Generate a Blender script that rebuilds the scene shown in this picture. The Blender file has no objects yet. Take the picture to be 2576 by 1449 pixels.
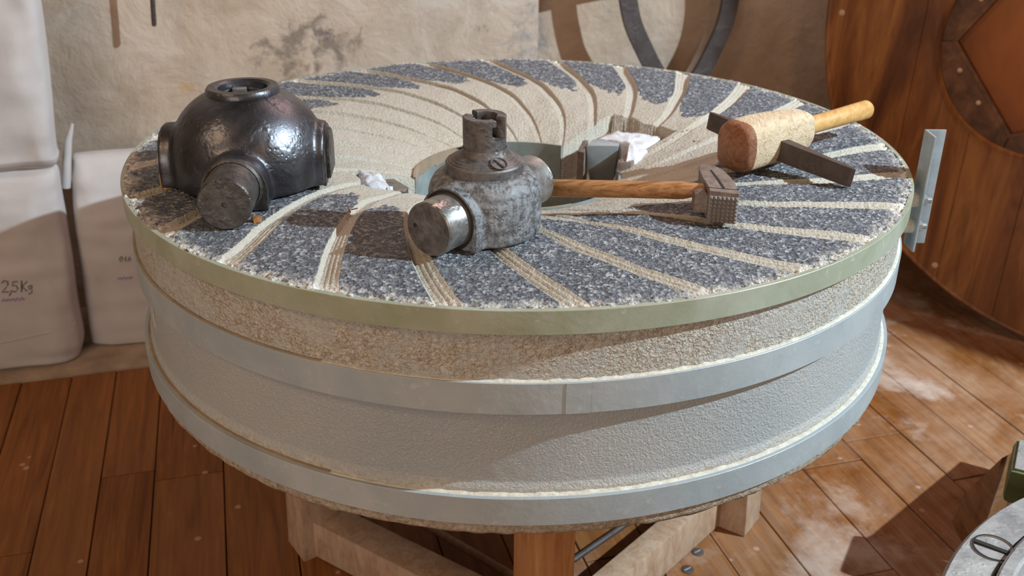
import bpy, bmesh, math, random
import numpy as np
from mathutils import Vector, Matrix, noise as mnoise

random.seed(7)
rng = np.random.default_rng(7)
scene = bpy.context.scene
COL = scene.collection
PI = math.pi
R_ = math.radians

# ---------------------------------------------------------------- camera
F_PX = 2535.5
S = 0.65                      # radius of the millstone in metres
TOP = 0.837                   # height of its upper face
CP = np.array([0.0, -1.69091, 1.359665])
CR = np.array([0.99994626, 0.00743407, 0.00722528])
CU = np.array([-0.00971693, 0.42923495, 0.9031406])
CF = np.array([-0.00361267, 0.90316227, -0.42928412])
cam_data = bpy.data.cameras.new('camera')
cam = bpy.data.objects.new('camera', cam_data)
COL.objects.link(cam)
cam.matrix_world = Matrix(((CR[0], CU[0], -CF[0], CP[0]), (CR[1], CU[1], -CF[1], CP[1]),
                           (CR[2], CU[2], -CF[2], CP[2]), (0, 0, 0, 1)))
cam_data.sensor_width = 36
cam_data.lens = F_PX / 2576 * 36
cam_data.clip_start = 0.05
cam_data.dof.use_dof = True
cam_data.dof.focus_distance = 1.38
cam_data.dof.aperture_fstop = 6.0
scene.camera = cam

# ---------------------------------------------------------------- world, lamps, exposure
scene.view_settings.view_transform = 'Standard'
scene.view_settings.look = 'None'
scene.view_settings.gamma = 1
scene.view_settings.use_curve_mapping = False
scene.view_settings.exposure = -0.12
world = bpy.data.worlds.new('world')
scene.world = world
world.use_nodes = True
wbg = world.node_tree.nodes['Background']
wbg.inputs[0].default_value = (1.0, 0.66, 0.43, 1)
wbg.inputs[1].default_value = 0.125


def lamp(name, kind, loc, target, energy, color, **kw):
    d = bpy.data.lights.new(name, kind)
    d.energy = energy
    d.color = color
    for k, v in kw.items():
        setattr(d, k, v)
    o = bpy.data.objects.new(name, d)
    COL.objects.link(o)
    o.location = loc
    v = Vector(target) - Vector(loc)
    o.rotation_euler = v.to_track_quat('-Z', 'Y').to_euler()
    return o


LAMP = (3.0, -0.85, 2.9)
lamp('spot_lamp', 'SPOT', LAMP, (0, 0.3, 0.7), 980, (0.77, 0.92, 1.0), spot_size=R_(100), spot_blend=0.3, shadow_soft_size=0.022)
lamp('warm_ceiling_lamp', 'AREA', (-1.6, -1.6, 2.5), (-0.3, 0, 0.7), 15, (1.0, 0.66, 0.40), size=0.5)
lamp('pink_ceiling_lamp', 'AREA', (0.6, 1.0, 2.6), (-0.2, -0.2, 0.8), 16, (1.0, 0.66, 0.60), size=0.7)
lamp('rear_fill_light', 'AREA', (-1.2, -3.6, 1.25), (0.0, 0.4, 0.55), 44, (1.0, 0.84, 0.72), size=1.3)  # soft fill added behind the camera; no window stands there
lamp('amber_room_lamp', 'AREA', (1.4, -2.4, 2.3), (1.5, 0.9, 0.6), 11, (1.0, 0.60, 0.32), size=0.6)


# pixel helpers: turn a photograph pixel into a point on a plane of the room
def ray(x, y):
    return CF + CR * (x - 1288) / F_PX - CU * (y - 724.5) / F_PX


def onz(x, y, z=0.0):
    d = ray(x, y)
    return CP + (z - CP[2]) / d[2] * d


def ony(x, y, Y):
    d = ray(x, y)
    return CP + (Y - CP[1]) / d[1] * d


def onplane(x, y, p, n):
    d = ray(x, y)
    p = np.array(p); n = np.array(n)
    return CP + ((p - CP) @ n) / (d @ n) * d


# ---------------------------------------------------------------- material helpers
class NT:
    def __init__(self, name):
        self.m = bpy.data.materials.new(name)
        self.m.use_nodes = True
        self.t = self.m.node_tree
        self.t.nodes.clear()
        self.out = self.n('ShaderNodeOutputMaterial')
        self.b = self.n('ShaderNodeBsdfPrincipled')
        self.l(self.b.outputs[0], self.out.inputs[0])
        self.tc = self.n('ShaderNodeTexCoord')

    def n(self, kind, **kw):
        nd = self.t.nodes.new(kind)
        for k, v in kw.items():
            setattr(nd, k, v)
        return nd

    def l(self, a, b):
        self.t.links.new(a, b)

    def val(self, sock, v):
        if hasattr(v, 'links') or isinstance(v, bpy.types.NodeSocket):
            self.l(v, sock)
        else:
            if isinstance(v, (tuple, list)) and len(v) == 3 and sock.type == 'RGBA':
                v = (*v, 1)
            sock.default_value = v

    def coord(self, which='Object', scale=(1, 1, 1), rot=(0, 0, 0)):
        mp = self.n('ShaderNodeMapping')
        mp.inputs['Scale'].default_value = scale
        mp.inputs['Rotation'].default_value = rot
        self.l(self.tc.outputs[which], mp.inputs[0])
        return mp.outputs[0]

    def noise(self, vec, scale, detail=3, rough=0.55, dist=0.0, out=0):
        nd = self.n('ShaderNodeTexNoise')
        nd.inputs['Scale'].default_value = scale
        nd.inputs['Detail'].default_value = detail
        nd.inputs['Roughness'].default_value = rough
        nd.inputs['Distortion'].default_value = dist
        self.l(vec, nd.inputs['Vector'])
        return nd.outputs[out]

    def vor(self, vec, scale, feature='F1', out=0, rnd=1.0):
        nd = self.n('ShaderNodeTexVoronoi', feature=feature)
        nd.inputs['Scale'].default_value = scale
        nd.inputs['Randomness'].default_value = rnd
        self.l(vec, nd.inputs['Vector'])
        return nd.outputs[out]

    def ramp(self, f, stops, interp='LINEAR'):
        nd = self.n('ShaderNodeValToRGB')
        nd.color_ramp.interpolation = interp
        e = nd.color_ramp.elements
        while len(e) > 1:
            e.remove(e[-1])
        for i, (p, c) in enumerate(stops):
            if not isinstance(c, (tuple, list)):
                c = (c, c, c)
            if i == 0:
                e[0].position = p; e[0].color = (*c, 1)
            else:
                x = e.new(p); x.color = (*c, 1)
        self.l(f, nd.inputs[0])
        return nd.outputs[0]

    def mix(self, fac, a, b, mode='MIX'):
        nd = self.n('ShaderNodeMix', data_type='RGBA', blend_type=mode)
        self.val(nd.inputs[0], fac)
        self.val(nd.inputs[6], a)
        self.val(nd.inputs[7], b)
        return nd.outputs[2]

    def math(self, op, a, b=None, c=None, clamp=False):
        nd = self.n('ShaderNodeMath', operation=op, use_clamp=clamp)
        self.val(nd.inputs[0], a)
        if b is not None: self.val(nd.inputs[1], b)
        if c is not None: self.val(nd.inputs[2], c)
        return nd.outputs[0]

    def bump(self, h, dist=0.002, strength=1.0, normal=None):
        nd = self.n('ShaderNodeBump')
        nd.inputs['Strength'].default_value = strength
        nd.inputs['Distance'].default_value = dist
        self.l(h, nd.inputs['Height'])
        if normal is not None: self.l(normal, nd.inputs['Normal'])
        return nd.outputs[0]

    def attr(self, name, out='Fac'):
        nd = self.n('ShaderNodeAttribute', attribute_name=name)
        return nd.outputs[out]

    def sep(self, vec):
        nd = self.n('ShaderNodeSeparateXYZ')
        self.l(vec, nd.inputs[0])
        return nd.outputs

    def fin(self, color, rough=0.6, metal=0.0, normal=None, spec=None):
        self.val(self.b.inputs['Base Color'], color)
        self.val(self.b.inputs['Roughness'], rough)
        self.val(self.b.inputs['Metallic'], metal)
        if spec is not None: self.b.inputs['Specular IOR Level'].default_value = spec
        if normal is not None: self.l(normal, self.b.inputs['Normal'])
        return self.m


def mat_plaster():
    k = NT('limewashed plaster')
    v = k.coord()
    a = k.noise(v, 1.6, 5, 0.6)
    b = k.noise(v, 7, 6, 0.65, 0.6)
    c = k.noise(v, 26, 5, 0.7)
    base = k.ramp(a, [(0.3, (0.36, 0.285, 0.225)), (0.5, (0.50, 0.415, 0.34)), (0.7, (0.50, 0.46, 0.42))])
    base = k.mix(k.ramp(b, [(0.42, 0.0), (0.62, 0.35)]), base, (0.31, 0.22, 0.145))
    base = k.mix(k.ramp(c, [(0.62, 0.0), (0.75, 0.45)]), base, (0.30, 0.27, 0.24))
    # sooty stain patches that belong to the wall (fixed places in the room)
    s = k.sep(k.tc.outputs['Object'])
    def blob(cx, cz, rx, rz, lo, col, base, sc=9):
        dx = k.math('DIVIDE', k.math('SUBTRACT', s[0], cx), rx)
        dz = k.math('DIVIDE', k.math('SUBTRACT', s[2], cz), rz)
        d = k.math('ADD', k.math('MULTIPLY', dx, dx), k.math('MULTIPLY', dz, dz))
        f = k.math('SUBTRACT', k.noise(v, sc, 6, 0.72, 0.4), k.math('MULTIPLY', d, 0.22))
        return k.mix(k.ramp(f, [(lo, 0.0), (lo + 0.14, 0.75)]), base, col)
    p1 = ony(770, 105, 1.2); p2 = ony(1190, 80, 1.3); p3 = ony(735, 165, 1.2); p4 = ony(1320, 120, 1.3)
    p5 = ony(470, 215, 1.1); p6 = ony(810, 85, 1.2)
    base = blob(p1[0], p1[2], 0.19, 0.13, 0.40, (0.15, 0.125, 0.10), base, 16)
    base = blob(p3[0], p3[2], 0.10, 0.07, 0.42, (0.20, 0.15, 0.10), base, 22)
    base = blob(p6[0], p6[2], 0.035, 0.025, 0.34, (0.10, 0.09, 0.09), base, 30)
    base = blob(p2[0], p2[2], 0.13, 0.07, 0.50, (0.17, 0.16, 0.16), base, 26)
    base = blob(p4[0], p4[2], 0.13, 0.15, 0.43, (0.25, 0.245, 0.25), base, 14)
    base = blob(p5[0], p5[2], 0.03, 0.03, 0.35, (0.45, 0.30, 0.14), base, 10)
    # fine cracks
    wv = k.n('ShaderNodeVectorMath', operation='ADD')
    k.l(v, wv.inputs[0]); k.l(k.noise(v, 3, 4, out=1), wv.inputs[1])
    cr = k.vor(wv.outputs[0], 1.5, 'DISTANCE_TO_EDGE')
    base = k.mix(k.ramp(cr, [(0.0, 0.22), (0.005, 0.0)]), base, (0.22, 0.19, 0.16))
    h = k.math('ADD', k.math('MULTIPLY', a, 1.5), k.math('ADD', b, k.math('MULTIPLY', c, 0.3)))
    return k.fin(base, 0.93, 0, k.bump(h, 0.02, 0.5), 0.1)


def mat_floor():
    k = NT('worn oiled floorboards')
    v = k.coord('Object', (1, 1, 1), (0, 0, R_(-16)))
    oi = k.n('ShaderNodeObjectInfo').outputs['Random']
    st = k.n('ShaderNodeMapping'); st.inputs['Scale'].default_value = (22, 1.3, 5)
    k.l(v, st.inputs[0])
    off = k.n('ShaderNodeVectorMath', operation='ADD'); k.l(st.outputs[0], off.inputs[0])
    cb = k.n('ShaderNodeCombineXYZ'); k.l(k.math('MULTIPLY', oi, 40), cb.inputs[0]); k.l(k.math('MULTIPLY', oi, 17), cb.inputs[1])
    k.l(cb.outputs[0], off.inputs[1])
    g = k.noise(off.outputs[0], 1.6, 6, 0.6, 1.2)
    g2 = k.noise(off.outputs[0], 6, 4, 0.6)
    base = k.ramp(g, [(0.3, (0.10, 0.032, 0.007)), (0.5, (0.19, 0.068, 0.014)), (0.72, (0.27, 0.105, 0.026))])
    base = k.mix(k.math('MULTIPLY', k.ramp(g2, [(0.45, 0.0), (0.7, 1.0)]), 0.5), base, (0.13, 0.04, 0.012))
    base = k.mix(k.math('MULTIPLY', oi, 0.3), base, (0.27, 0.12, 0.045))
    # scuffed, flour-dusted areas mostly on the walked side right of the stone
    w = k.coord()
    s = k.sep(w)
    side = k.math('MULTIPLY_ADD', s[0], 0.55, 0.10, clamp=True)
    n1 = k.noise(w, 3.2, 6, 0.65, 0.5)
    n2 = k.noise(off.outputs[0], 2.5, 5, 0.7)
    worn = k.math('MULTIPLY', k.ramp(n1, [(0.36, 0.0), (0.60, 1.0)]), side)
    base = k.mix(k.math('MULTIPLY', worn, 0.85), base, k.mix(k.ramp(n2, [(0.35, 0), (0.7, 1)]), (0.34, 0.17, 0.085), (0.50, 0.36, 0.26)))
    dust = k.math('MULTIPLY', k.ramp(k.noise(w, 2.3, 7, 0.7, 0.2), [(0.53, 0.0), (0.66, 1.0)]), side)
    base = k.mix(k.math('MULTIPLY', dust, 0.85), base, (0.68, 0.60, 0.54))
    spk = k.ramp(k.vor(w, 13), [(0.07, 1.0), (0.10, 0.0)])
    base = k.mix(k.math('MULTIPLY', spk, 0.4), base, (0.60, 0.45, 0.36))
    rough = k.ramp(n1, [(0.3, 0.45), (0.7, 0.7)])
    return k.fin(base, rough, 0, k.bump(k.math('ADD', g, k.math('MULTIPLY', g2, 0.5)), 0.004, 0.5), 0.22)


def mat_wood(name, c0, c1, c2, stretch=(3, 3, 40), scale=1.0, rough=0.55, dust=0.0, bump=0.3, dustcol=(0.62, 0.55, 0.46)):
    k = NT(name)
    v = k.coord('Object', stretch)
    g = k.noise(v, scale, 6, 0.6, 1.5)
    g2 = k.noise(v, scale * 5, 4, 0.6, 0.3)
    base = k.ramp(g, [(0.3, c0), (0.5, c1), (0.7, c2)])
    base = k.mix(k.math('MULTIPLY', k.ramp(g2, [(0.5, 0.0), (0.72, 1.0)]), 0.5), base, c0)
    if dust:
        w = k.coord()
        base = k.mix(k.math('MULTIPLY', k.ramp(k.noise(w, 18, 5, 0.7), [(0.4, 0.0), (0.7, 1.0)]), dust), base, dustcol)
    return k.fin(base, rough, 0, k.bump(k.math('ADD', g, g2), 0.003, bump), 0.35)


def mat_granite():
    """dressed grinding face: dark pecked granite lands, cream furrows and a flour-coloured dished middle"""
    k = NT('pecked millstone granite')
    w = k.coord()
    fu = k.attr('furrow')      # 1 inside a furrow
    dish = k.attr('dish')      # 1 in the smooth hollow round the eye
    rim = k.attr('rim')        # 1 at the crumbling edge
    warp = k.n('ShaderNodeVectorMath', operation='MULTIPLY_ADD')
    k.l(k.noise(w, 160, 2, out=1), warp.inputs[0]); warp.inputs[1].default_value = (0.006,) * 3; k.l(w, warp.inputs[2])
    v1 = k.vor(warp.outputs[0], 210)
    v1c = k.n('ShaderNodeTexVoronoi'); v1c.inputs['Scale'].default_value = 210; k.l(warp.outputs[0], v1c.inputs['Vector'])
    cell = k.sep(v1c.outputs['Color'])[0]
    n1 = k.noise(w, 330, 4, 0.75)
    n2 = k.noise(w, 42, 4, 0.6)
    n3 = k.noise(w, 9, 4, 0.6)
    land = k.ramp(cell, [(0.0, (0.060, 0.070, 0.092)), (0.45, (0.125, 0.145, 0.180)), (0.8, (0.25, 0.28, 0.32)), (1.0, (0.56, 0.58, 0.59))])
    land = k.mix(k.ramp(n1, [(0.57, 0.0), (0.66, 0.75)]), land, (0.62, 0.63, 0.62))
    land = k.mix(k.ramp(n1, [(0.36, 0.7), (0.44, 0.0)]), land, (0.05, 0.055, 0.07))
    land = k.mix(k.ramp(n3, [(0.35, 0.0), (0.7, 0.25)]), land, (0.20, 0.19, 0.21))
    cream = k.ramp(n1, [(0.3, (0.31, 0.28, 0.225)), (0.5, (0.46, 0.435, 0.37)), (0.7, (0.56, 0.545, 0.485))])
    cream = k.mix(k.ramp(n2, [(0.45, 0.0), (0.75, 0.35)]), cream, (0.41, 0.35, 0.25))
    cream = k.mix(k.ramp(n3, [(0.4, 0.0), (0.7, 0.3)]), cream, (0.50, 0.485, 0.45))
    edge = k.math('MULTIPLY_ADD', k.math('SUBTRACT', n2, 0.5), 0.9, k.math('MULTIPLY', k.math('SUBTRACT', n1, 0.5), 1.1))
    f2 = k.ramp(k.math('ADD', fu, edge), [(0.42, 0.0), (0.58, 1.0)])
    d2 = k.ramp(k.math('ADD', dish, edge), [(0.42, 0.0), (0.60, 1.0)])
    m = k.math('MAXIMUM', f2, d2)
    col = k.mix(m, land, cream)
    rimn = k.math('MULTIPLY', rim, k.ramp(k.noise(w, 95, 4, 0.7), [(0.40, 0.0), (0.52, 1.0)]))
    col = k.mix(rimn, col, k.ramp(k.noise(w, 150, 2), [(0.34, (0.38, 0.27, 0.19)), (0.46, (0.78, 0.76, 0.71))]))
    smooth = k.math('SUBTRACT', 1.0, k.math('MULTIPLY', m, 0.72))
    h = k.math('ADD', k.math('MULTIPLY', k.math('ADD', k.math('MULTIPLY', v1, 1.0), n1), smooth), k.math('MULTIPLY', n2, 0.7))
    nrm = k.bump(h, 0.0045, 1.0)
    return k.fin(col, 0.62, 0, nrm, 0.45)


def mat_side():
    """painted flank of the stone: blue-grey paint, cream flour crust in coarse patches"""
    k = NT('painted flour-crusted flank')
    w = k.coord()
    s = k.sep(w)
    z = s[2]
    n1 = k.noise(w, 150, 4, 0.7)
    n2 = k.noise(w, 14, 5, 0.6, 0.6)
    n3 = k.noise(w, 3.5, 3, 0.6)
    n4 = k.noise(w, 330, 3, 0.7)
    paint = k.ramp(n3, [(0.3, (0.31, 0.345, 0.365)), (0.7, (0.385, 0.395, 0.395))])
    paint = k.mix(k.ramp(n4, [(0.60, 0.0), (0.70, 0.8)]), paint, (0.58, 0.565, 0.52))
    cream = k.ramp(n1, [(0.35, (0.34, 0.28, 0.21)), (0.5, (0.46, 0.43, 0.37)), (0.65, (0.54, 0.525, 0.485))])
    upper = k.ramp(z, [(0.728, 0.0), (0.742, 1.0)])
    nb = k.ramp(n2, [(0.44, 0.0), (0.50, 1.0)])
    crust = k.math('MULTIPLY', upper, nb)
    nbs = k.ramp(n2, [(0.40, 0.0), (0.56, 1.0)])
    crust_s = k.math('MULTIPLY', upper, nbs)
    low = k.ramp(k.math('MULTIPLY_ADD', n2, 0.03, z), [(0.583, 1.0), (0.602, 0.0)])
    crust2 = k.math('MAXIMUM', k.math('MULTIPLY', upper, 0.55), k.math('MULTIPLY', low, 0.9))
    col = k.mix(k.math('MAXIMUM', crust, crust2), paint, cream)
    bare = k.ramp(z, [(0.526, 1.0), (0.531, 0.0)])
    col = k.mix(bare, col, k.ramp(n1, [(0.35, (0.22, 0.17, 0.12)), (0.65, (0.42, 0.37, 0.30))]))
    rough = k.math('ADD', k.math('MULTIPLY', crust_s, 1.4), 0.28)
    worm = k.ramp(k.noise(w, 210, 2, 0.5, 0.8), [(0.40, 0.0), (0.60, 1.0)])
    h = k.math('ADD', k.math('MULTIPLY', k.math('SUBTRACT', worm, 0.5), k.math('MULTIPLY', rough, 0.5)), k.math('MULTIPLY', n4, 0.6))
    return k.fin(col, 0.55, 0, k.bump(h, 0.0042, 0.8), 0.4)


def mat_band(name, ca, cb, chip=(0.04, 0.04, 0.04), rough=0.42):
    k = NT(name)
    w = k.coord()
    n1 = k.noise(w, 9, 4, 0.6, 0.4)
    n2 = k.noise(w, 60, 4, 0.7)
    col = k.ramp(n1, [(0.35, ca), (0.65, cb)])
    ch = k.ramp(k.math('SUBTRACT', k.noise(w, 30, 6, 0.75), k.math('MULTIPLY', n1, 0.1)), [(0.655, 0.0), (0.665, 1.0)])
    col = k.mix(ch, col, chip)
    col = k.mix(k.ramp(n2, [(0.60, 0.0), (0.72, 0.5)]), col, (0.50, 0.49, 0.46))
    return k.fin(col, rough, 0.0, k.bump(k.math('ADD', n1, k.math('MULTIPLY', n2, 0.35)), 0.003, 0.5), 0.5)


def mat_iron(name, ca, cb, rough=(0.3, 0.5), metal=0.85, pit=0.6, dust=0.0, dustcol=(0.42, 0.42, 0.41), pscale=260, dscale=60):
    k = NT(name)
    w = k.coord()
    n1 = k.noise(w, 14, 5, 0.6, 0.5)
    n2 = k.noise(w, pscale, 3, 0.6)
    n3 = k.noise(w, dscale, 6, 0.75, 0.3)
    col = k.ramp(n1, [(0.3, ca), (0.7, cb)])
    pits = k.ramp(k.vor(w, pscale * 0.5), [(0.10, 0.0), (0.32, 1.0)])
    pm = k.ramp(k.noise(w, 26, 3, 0.6), [(0.50, 0.0), (0.62, 1.0)])
    rg = k.math('MULTIPLY_ADD', n1, rough[1] - rough[0], rough[0])
    mt = metal
    if dust:
        dm = k.math('MULTIPLY', k.ramp(n3, [(0.40, 0.0), (0.62, 1.0)]), dust)
        col = k.mix(dm, col, dustcol)
        mt = k.math('MULTIPLY_ADD', dm, -metal, metal, clamp=True)
        rg = k.math('MULTIPLY_ADD', dm, 0.3, rg, clamp=True)
    h = k.math('ADD', k.math('MULTIPLY', n2, 0.35), k.math('MULTIPLY', k.math('MULTIPLY', pits, pm), 1.0))
    h = k.math('ADD', h, k.math('MULTIPLY', n3, 0.15))
    return k.fin(col, rg, mt, k.bump(h, 0.0022, pit), 0.5)


def mat_plain(name, col, rough=0.6, metal=0.0, var=0.15, scale=40, bump=0.2, spec=0.4):
    k = NT(name)
    w = k.coord()
    n = k.noise(w, scale, 5, 0.65)
    c2 = tuple(min(1, c * (1 + var)) for c in col)
    c1 = tuple(c * (1 - var) for c in col)
    return k.fin(k.ramp(n, [(0.3, c1), (0.7, c2)]), rough, metal, k.bump(n, 0.003, bump), spec)


M = {
    'plaster': mat_plaster(), 'floor': mat_floor(), 'granite': mat_granite(), 'side': mat_side(),
    'band_top': mat_band('olive grey banded steel', (0.25, 0.275, 0.195), (0.34, 0.37, 0.30)),
    'band': mat_band('blue grey painted steel', (0.28, 0.325, 0.35), (0.35, 0.39, 0.41)),
    'crust': mat_plain('cream flour crust', (0.54, 0.515, 0.45), 0.9, 0, 0.2, 90, 0.8, 0.1),
    'eye': mat_plain('blue grey eye lining', (0.21, 0.25, 0.25), 0.6, 0, 0.35, 12, 0.3),
    'big': mat_iron('dark polished cast iron', (0.048, 0.045, 0.050), (0.145, 0.15, 0.17), (0.30, 0.47), 0.85, 0.36),
    'bigdull': mat_iron('dull greasy cast iron', (0.026, 0.024, 0.023), (0.070, 0.064, 0.062), (0.34, 0.52), 0.6, 0.35, 0.22, (0.24, 0.215, 0.19)),
    'small': mat_iron('dusty grey cast iron', (0.07, 0.07, 0.075), (0.15, 0.15, 0.155), (0.42, 0.6), 0.6, 0.6, 0.85, (0.28, 0.29, 0.305), 300, 110),
    'smalldk': mat_iron('scored dark iron', (0.065, 0.058, 0.056), (0.13, 0.118, 0.115), (0.42, 0.55), 0.5, 0.5, 0.42, (0.26, 0.245, 0.24), 200, 40),
    'polish': mat_iron('worn shiny journal steel', (0.18, 0.175, 0.17), (0.42, 0.42, 0.42), (0.22, 0.4), 0.9, 0.35, 0.3, (0.36, 0.34, 0.30), 120, 30),
    'rust': mat_iron('brown forged steel', (0.11, 0.078, 0.062), (0.20, 0.155, 0.13), (0.5, 0.65), 0.3, 0.5, 0.45, (0.30, 0.25, 0.22), 220, 50),
    'pick': mat_iron('dark steel blade', (0.060, 0.046, 0.038), (0.095, 0.073, 0.060), (0.42, 0.55), 0.45, 0.35, 0.2, (0.15, 0.12, 0.10), 240, 70),
    'tooth': mat_plain('worn bright steel', (0.42, 0.42, 0.42), 0.35, 0.75, 0.1, 200, 0.1),
    'toothdk': mat_plain('worn tooth steel', (0.30, 0.275, 0.26), 0.4, 0.25, 0.1, 200, 0.1),
    'zinc': mat_plain('galvanised steel', (0.34, 0.39, 0.42), 0.42, 0.35, 0.2, 22, 0.15),
    'ash': mat_wood('brown ash handle', (0.15, 0.052, 0.016), (0.38, 0.18, 0.065), (0.47, 0.25, 0.11), (6, 90, 90), 1.0, 0.42, 0, 0.25),
    'beech': mat_wood('golden handle wood', (0.42, 0.22, 0.07), (0.54, 0.32, 0.115), (0.60, 0.39, 0.17), (60, 8, 60), 1.0, 0.45, 0, 0.15),
    'thrift': mat_wood('pale beech mallet wood', (0.38, 0.25, 0.14), (0.60, 0.46, 0.30), (0.68, 0.56, 0.40), (90, 14, 90), 1.0, 0.7, 0.5, 0.7, (0.66, 0.59, 0.46)),
    'endgrain': mat_wood('red brown end grain', (0.13, 0.040, 0.014), (0.23, 0.085, 0.033), (0.30, 0.13, 0.06), (60, 60, 60), 1.0, 0.6, 0.15, 0.4),
    'timber': mat_wood('bare dusty timber', (0.28, 0.17, 0.105), (0.38, 0.255, 0.17), (0.45, 0.325, 0.235), (10, 10, 3), 3.0, 0.7, 0.25, 0.3),
    'timber2': mat_wood('orange pine timber', (0.38, 0.15, 0.05), (0.48, 0.22, 0.08), (0.55, 0.28, 0.12), (16, 16, 2), 2.0, 0.65, 0.1, 0.3),
    'case': mat_wood('varnished case wood', (0.095, 0.030, 0.008), (0.22, 0.080, 0.019), (0.37, 0.165, 0.045), (9, 9, 1.0), 1.1, 0.45, 0.0, 0.3),
    'casedk': mat_wood('dark stained case wood', (0.045, 0.018, 0.008), (0.13, 0.055, 0.022), (0.22, 0.10, 0.045), (6, 6, 6), 1.5, 0.5, 0, 0.3),
    'case_in': mat_wood('deep orange panel wood', (0.20, 0.055, 0.008), (0.30, 0.090, 0.012), (0.36, 0.12, 0.020), (5, 5, 1.5), 1.2, 0.5, 0, 0.3),
    'bar': mat_iron('black wrought iron', (0.045, 0.035, 0.034), (0.09, 0.075, 0.075), (0.5, 0.65), 0.2, 0.4, 0.0),
    'paper': mat_plain('white paper sacking', (0.52, 0.50, 0.50), 0.8, 0, 0.10, 5, 0.9, 0.2),
    'cotton': mat_plain('white plaster packing', (0.60, 0.62, 0.66), 0.95, 0, 0.08, 60, 0.8, 0.1),
    'ink': mat_plain('black marker ink', (0.10, 0.085, 0.085), 0.8),
    'violet': mat_plain('violet stamp ink', (0.34, 0.27, 0.48), 0.8),
    'nail': mat_plain('pale plug', (0.55, 0.42, 0.28), 0.5),
    'skirt': mat_plain('bare dusty ledge', (0.30, 0.23, 0.16), 0.85, 0, 0.25, 14, 0.5),
    'green': mat_plain('chipped green paint', (0.10, 0.13, 0.055), 0.5, 0, 0.4, 20, 0.4),
    'casting': mat_iron('weathered grey casting', (0.20, 0.20, 0.21), (0.34, 0.34, 0.34), (0.4, 0.6), 0.35, 0.5, 0.4, (0.42, 0.40, 0.37), 220, 22),
    'dark': mat_plain('dark gap', (0.02, 0.018, 0.016), 0.9),
    'brownwood': mat_wood('old brown wood', (0.12, 0.045, 0.012), (0.21, 0.085, 0.025), (0.27, 0.12, 0.04), (8, 8, 30), 1.0, 0.55, 0.1),
    'husk': mat_plain('red brown husk', (0.20, 0.05, 0.02), 0.7),
}


# ---------------------------------------------------------------- mesh helpers
def link(name, me, m, parent=None, smooth=False):
    o = bpy.data.objects.new(name, me)
    if m is not None: me.materials.append(M[m] if isinstance(m, str) else m)
    COL.objects.link(o)
    if parent is not None: o.parent = parent
    if smooth:
        me.shade_smooth() if hasattr(me, 'shade_smooth') else [setattr(p, 'use_smooth', True) for p in me.polygons]
    return o


def mesh(name, verts, faces, m, parent=None, smooth=False):
    me = bpy.data.meshes.new(name)
    me.from_pydata([tuple(v) for v in verts], [], [tuple(f) for f in faces])
    me.update()
    return link(name, me, m, parent, smooth)


def from_bm(name, bm, m, parent=None, smooth=False):
    bmesh.ops.recalc_face_normals(bm, faces=bm.faces)
    me = bpy.data.meshes.new(name)
    bm.to_mesh(me)
    bm.free()
    return link(name, me, m, parent, smooth)


def angle_smooth(o, deg=35):
    me = o.data
    for p in me.polygons: p.use_smooth = True
    try:
        me.set_sharp_from_angle(angle=R_(deg))
    except Exception:
        pass
    return o


def frame(loc, x, z):
    """matrix with local X along x and local Z as near z as possible"""
    x = Vector(x).normalized(); z = Vector(z)
    y = z.cross(x).normalized(); z = x.cross(y)
    return Matrix(((x[0], y[0], z[0], loc[0]), (x[1], y[1], z[1], loc[1]), (x[2], y[2], z[2], loc[2]), (0, 0, 0, 1)))


def bm_box(bm, size, mat, bevel=0.0, seg=2):
    r = bmesh.ops.create_cube(bm, size=1.0, matrix=mat @ Matrix.Diagonal((*size, 1)))
    if bevel:
        es = list({e for v in r['verts'] for e in v.link_edges})
        bmesh.ops.bevel(bm, geom=es, offset=bevel, segments=seg, profile=0.6, affect='EDGES')


def box(name, size, mat, m, parent=None, bevel=0.002):
    bm = bmesh.new()
    bm_box(bm, size, mat, bevel)
    o = from_bm(name, bm, m, parent)
    return angle_smooth(o)


def bm_lathe(bm, prof, seg=64, mat=Matrix.Identity(4), close=True):
    rings = []
    for r, z in prof:
        if r < 1e-6:
            rings.append([bm.verts.new(mat @ Vector((0, 0, z)))])
        else:
            rings.append([bm.verts.new(mat @ Vector((r * math.cos(2 * PI * i / seg), r * math.sin(2 * PI * i / seg), z))) for i in range(seg)])
    for a, b in zip(rings[:-1], rings[1:]):
        for i in range(seg):
            j = (i + 1) % seg
            if len(a) == 1 and len(b) == 1: continue
            if len(a) == 1: bm.faces.new((a[0], b[i], b[j]))
            elif len(b) == 1: bm.faces.new((a[i], b[0], a[j]))
            else: bm.faces.new((a[i], b[i], b[j], a[j]))


def lathe(name, prof, m, parent=None, seg=64, mat=Matrix.Identity(4), deg=35):
    bm = bmesh.new()
    bm_lathe(bm, prof, seg, mat)
    return angle_smooth(from_bm(name, bm, m, parent), deg)


def bm_prism(bm, pts, mat, z0, z1):
    a = [bm.verts.new(mat @ Vector((p[0], p[1], z0))) for p in pts]
    b = [bm.verts.new(mat @ Vector((p[0], p[1], z1))) for p in pts]
    n = len(pts)
    bm.faces.new(a[::-1]); bm.faces.new(b)
    for i in range(n):
        j = (i + 1) % n
        bm.faces.new((a[i], a[j], b[j], b[i]))


def prism(name, pts, mat, z0, z1, m, parent=None, bevel=0.0, deg=35):
    bm = bmesh.new()
    bm_prism(bm, pts, mat, z0, z1)
    if bevel:
        bmesh.ops.bevel(bm, geom=bm.edges[:], offset=bevel, segments=2, profile=0.6, affect='EDGES')
    return angle_smooth(from_bm(name, bm, m, parent), deg)


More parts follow.
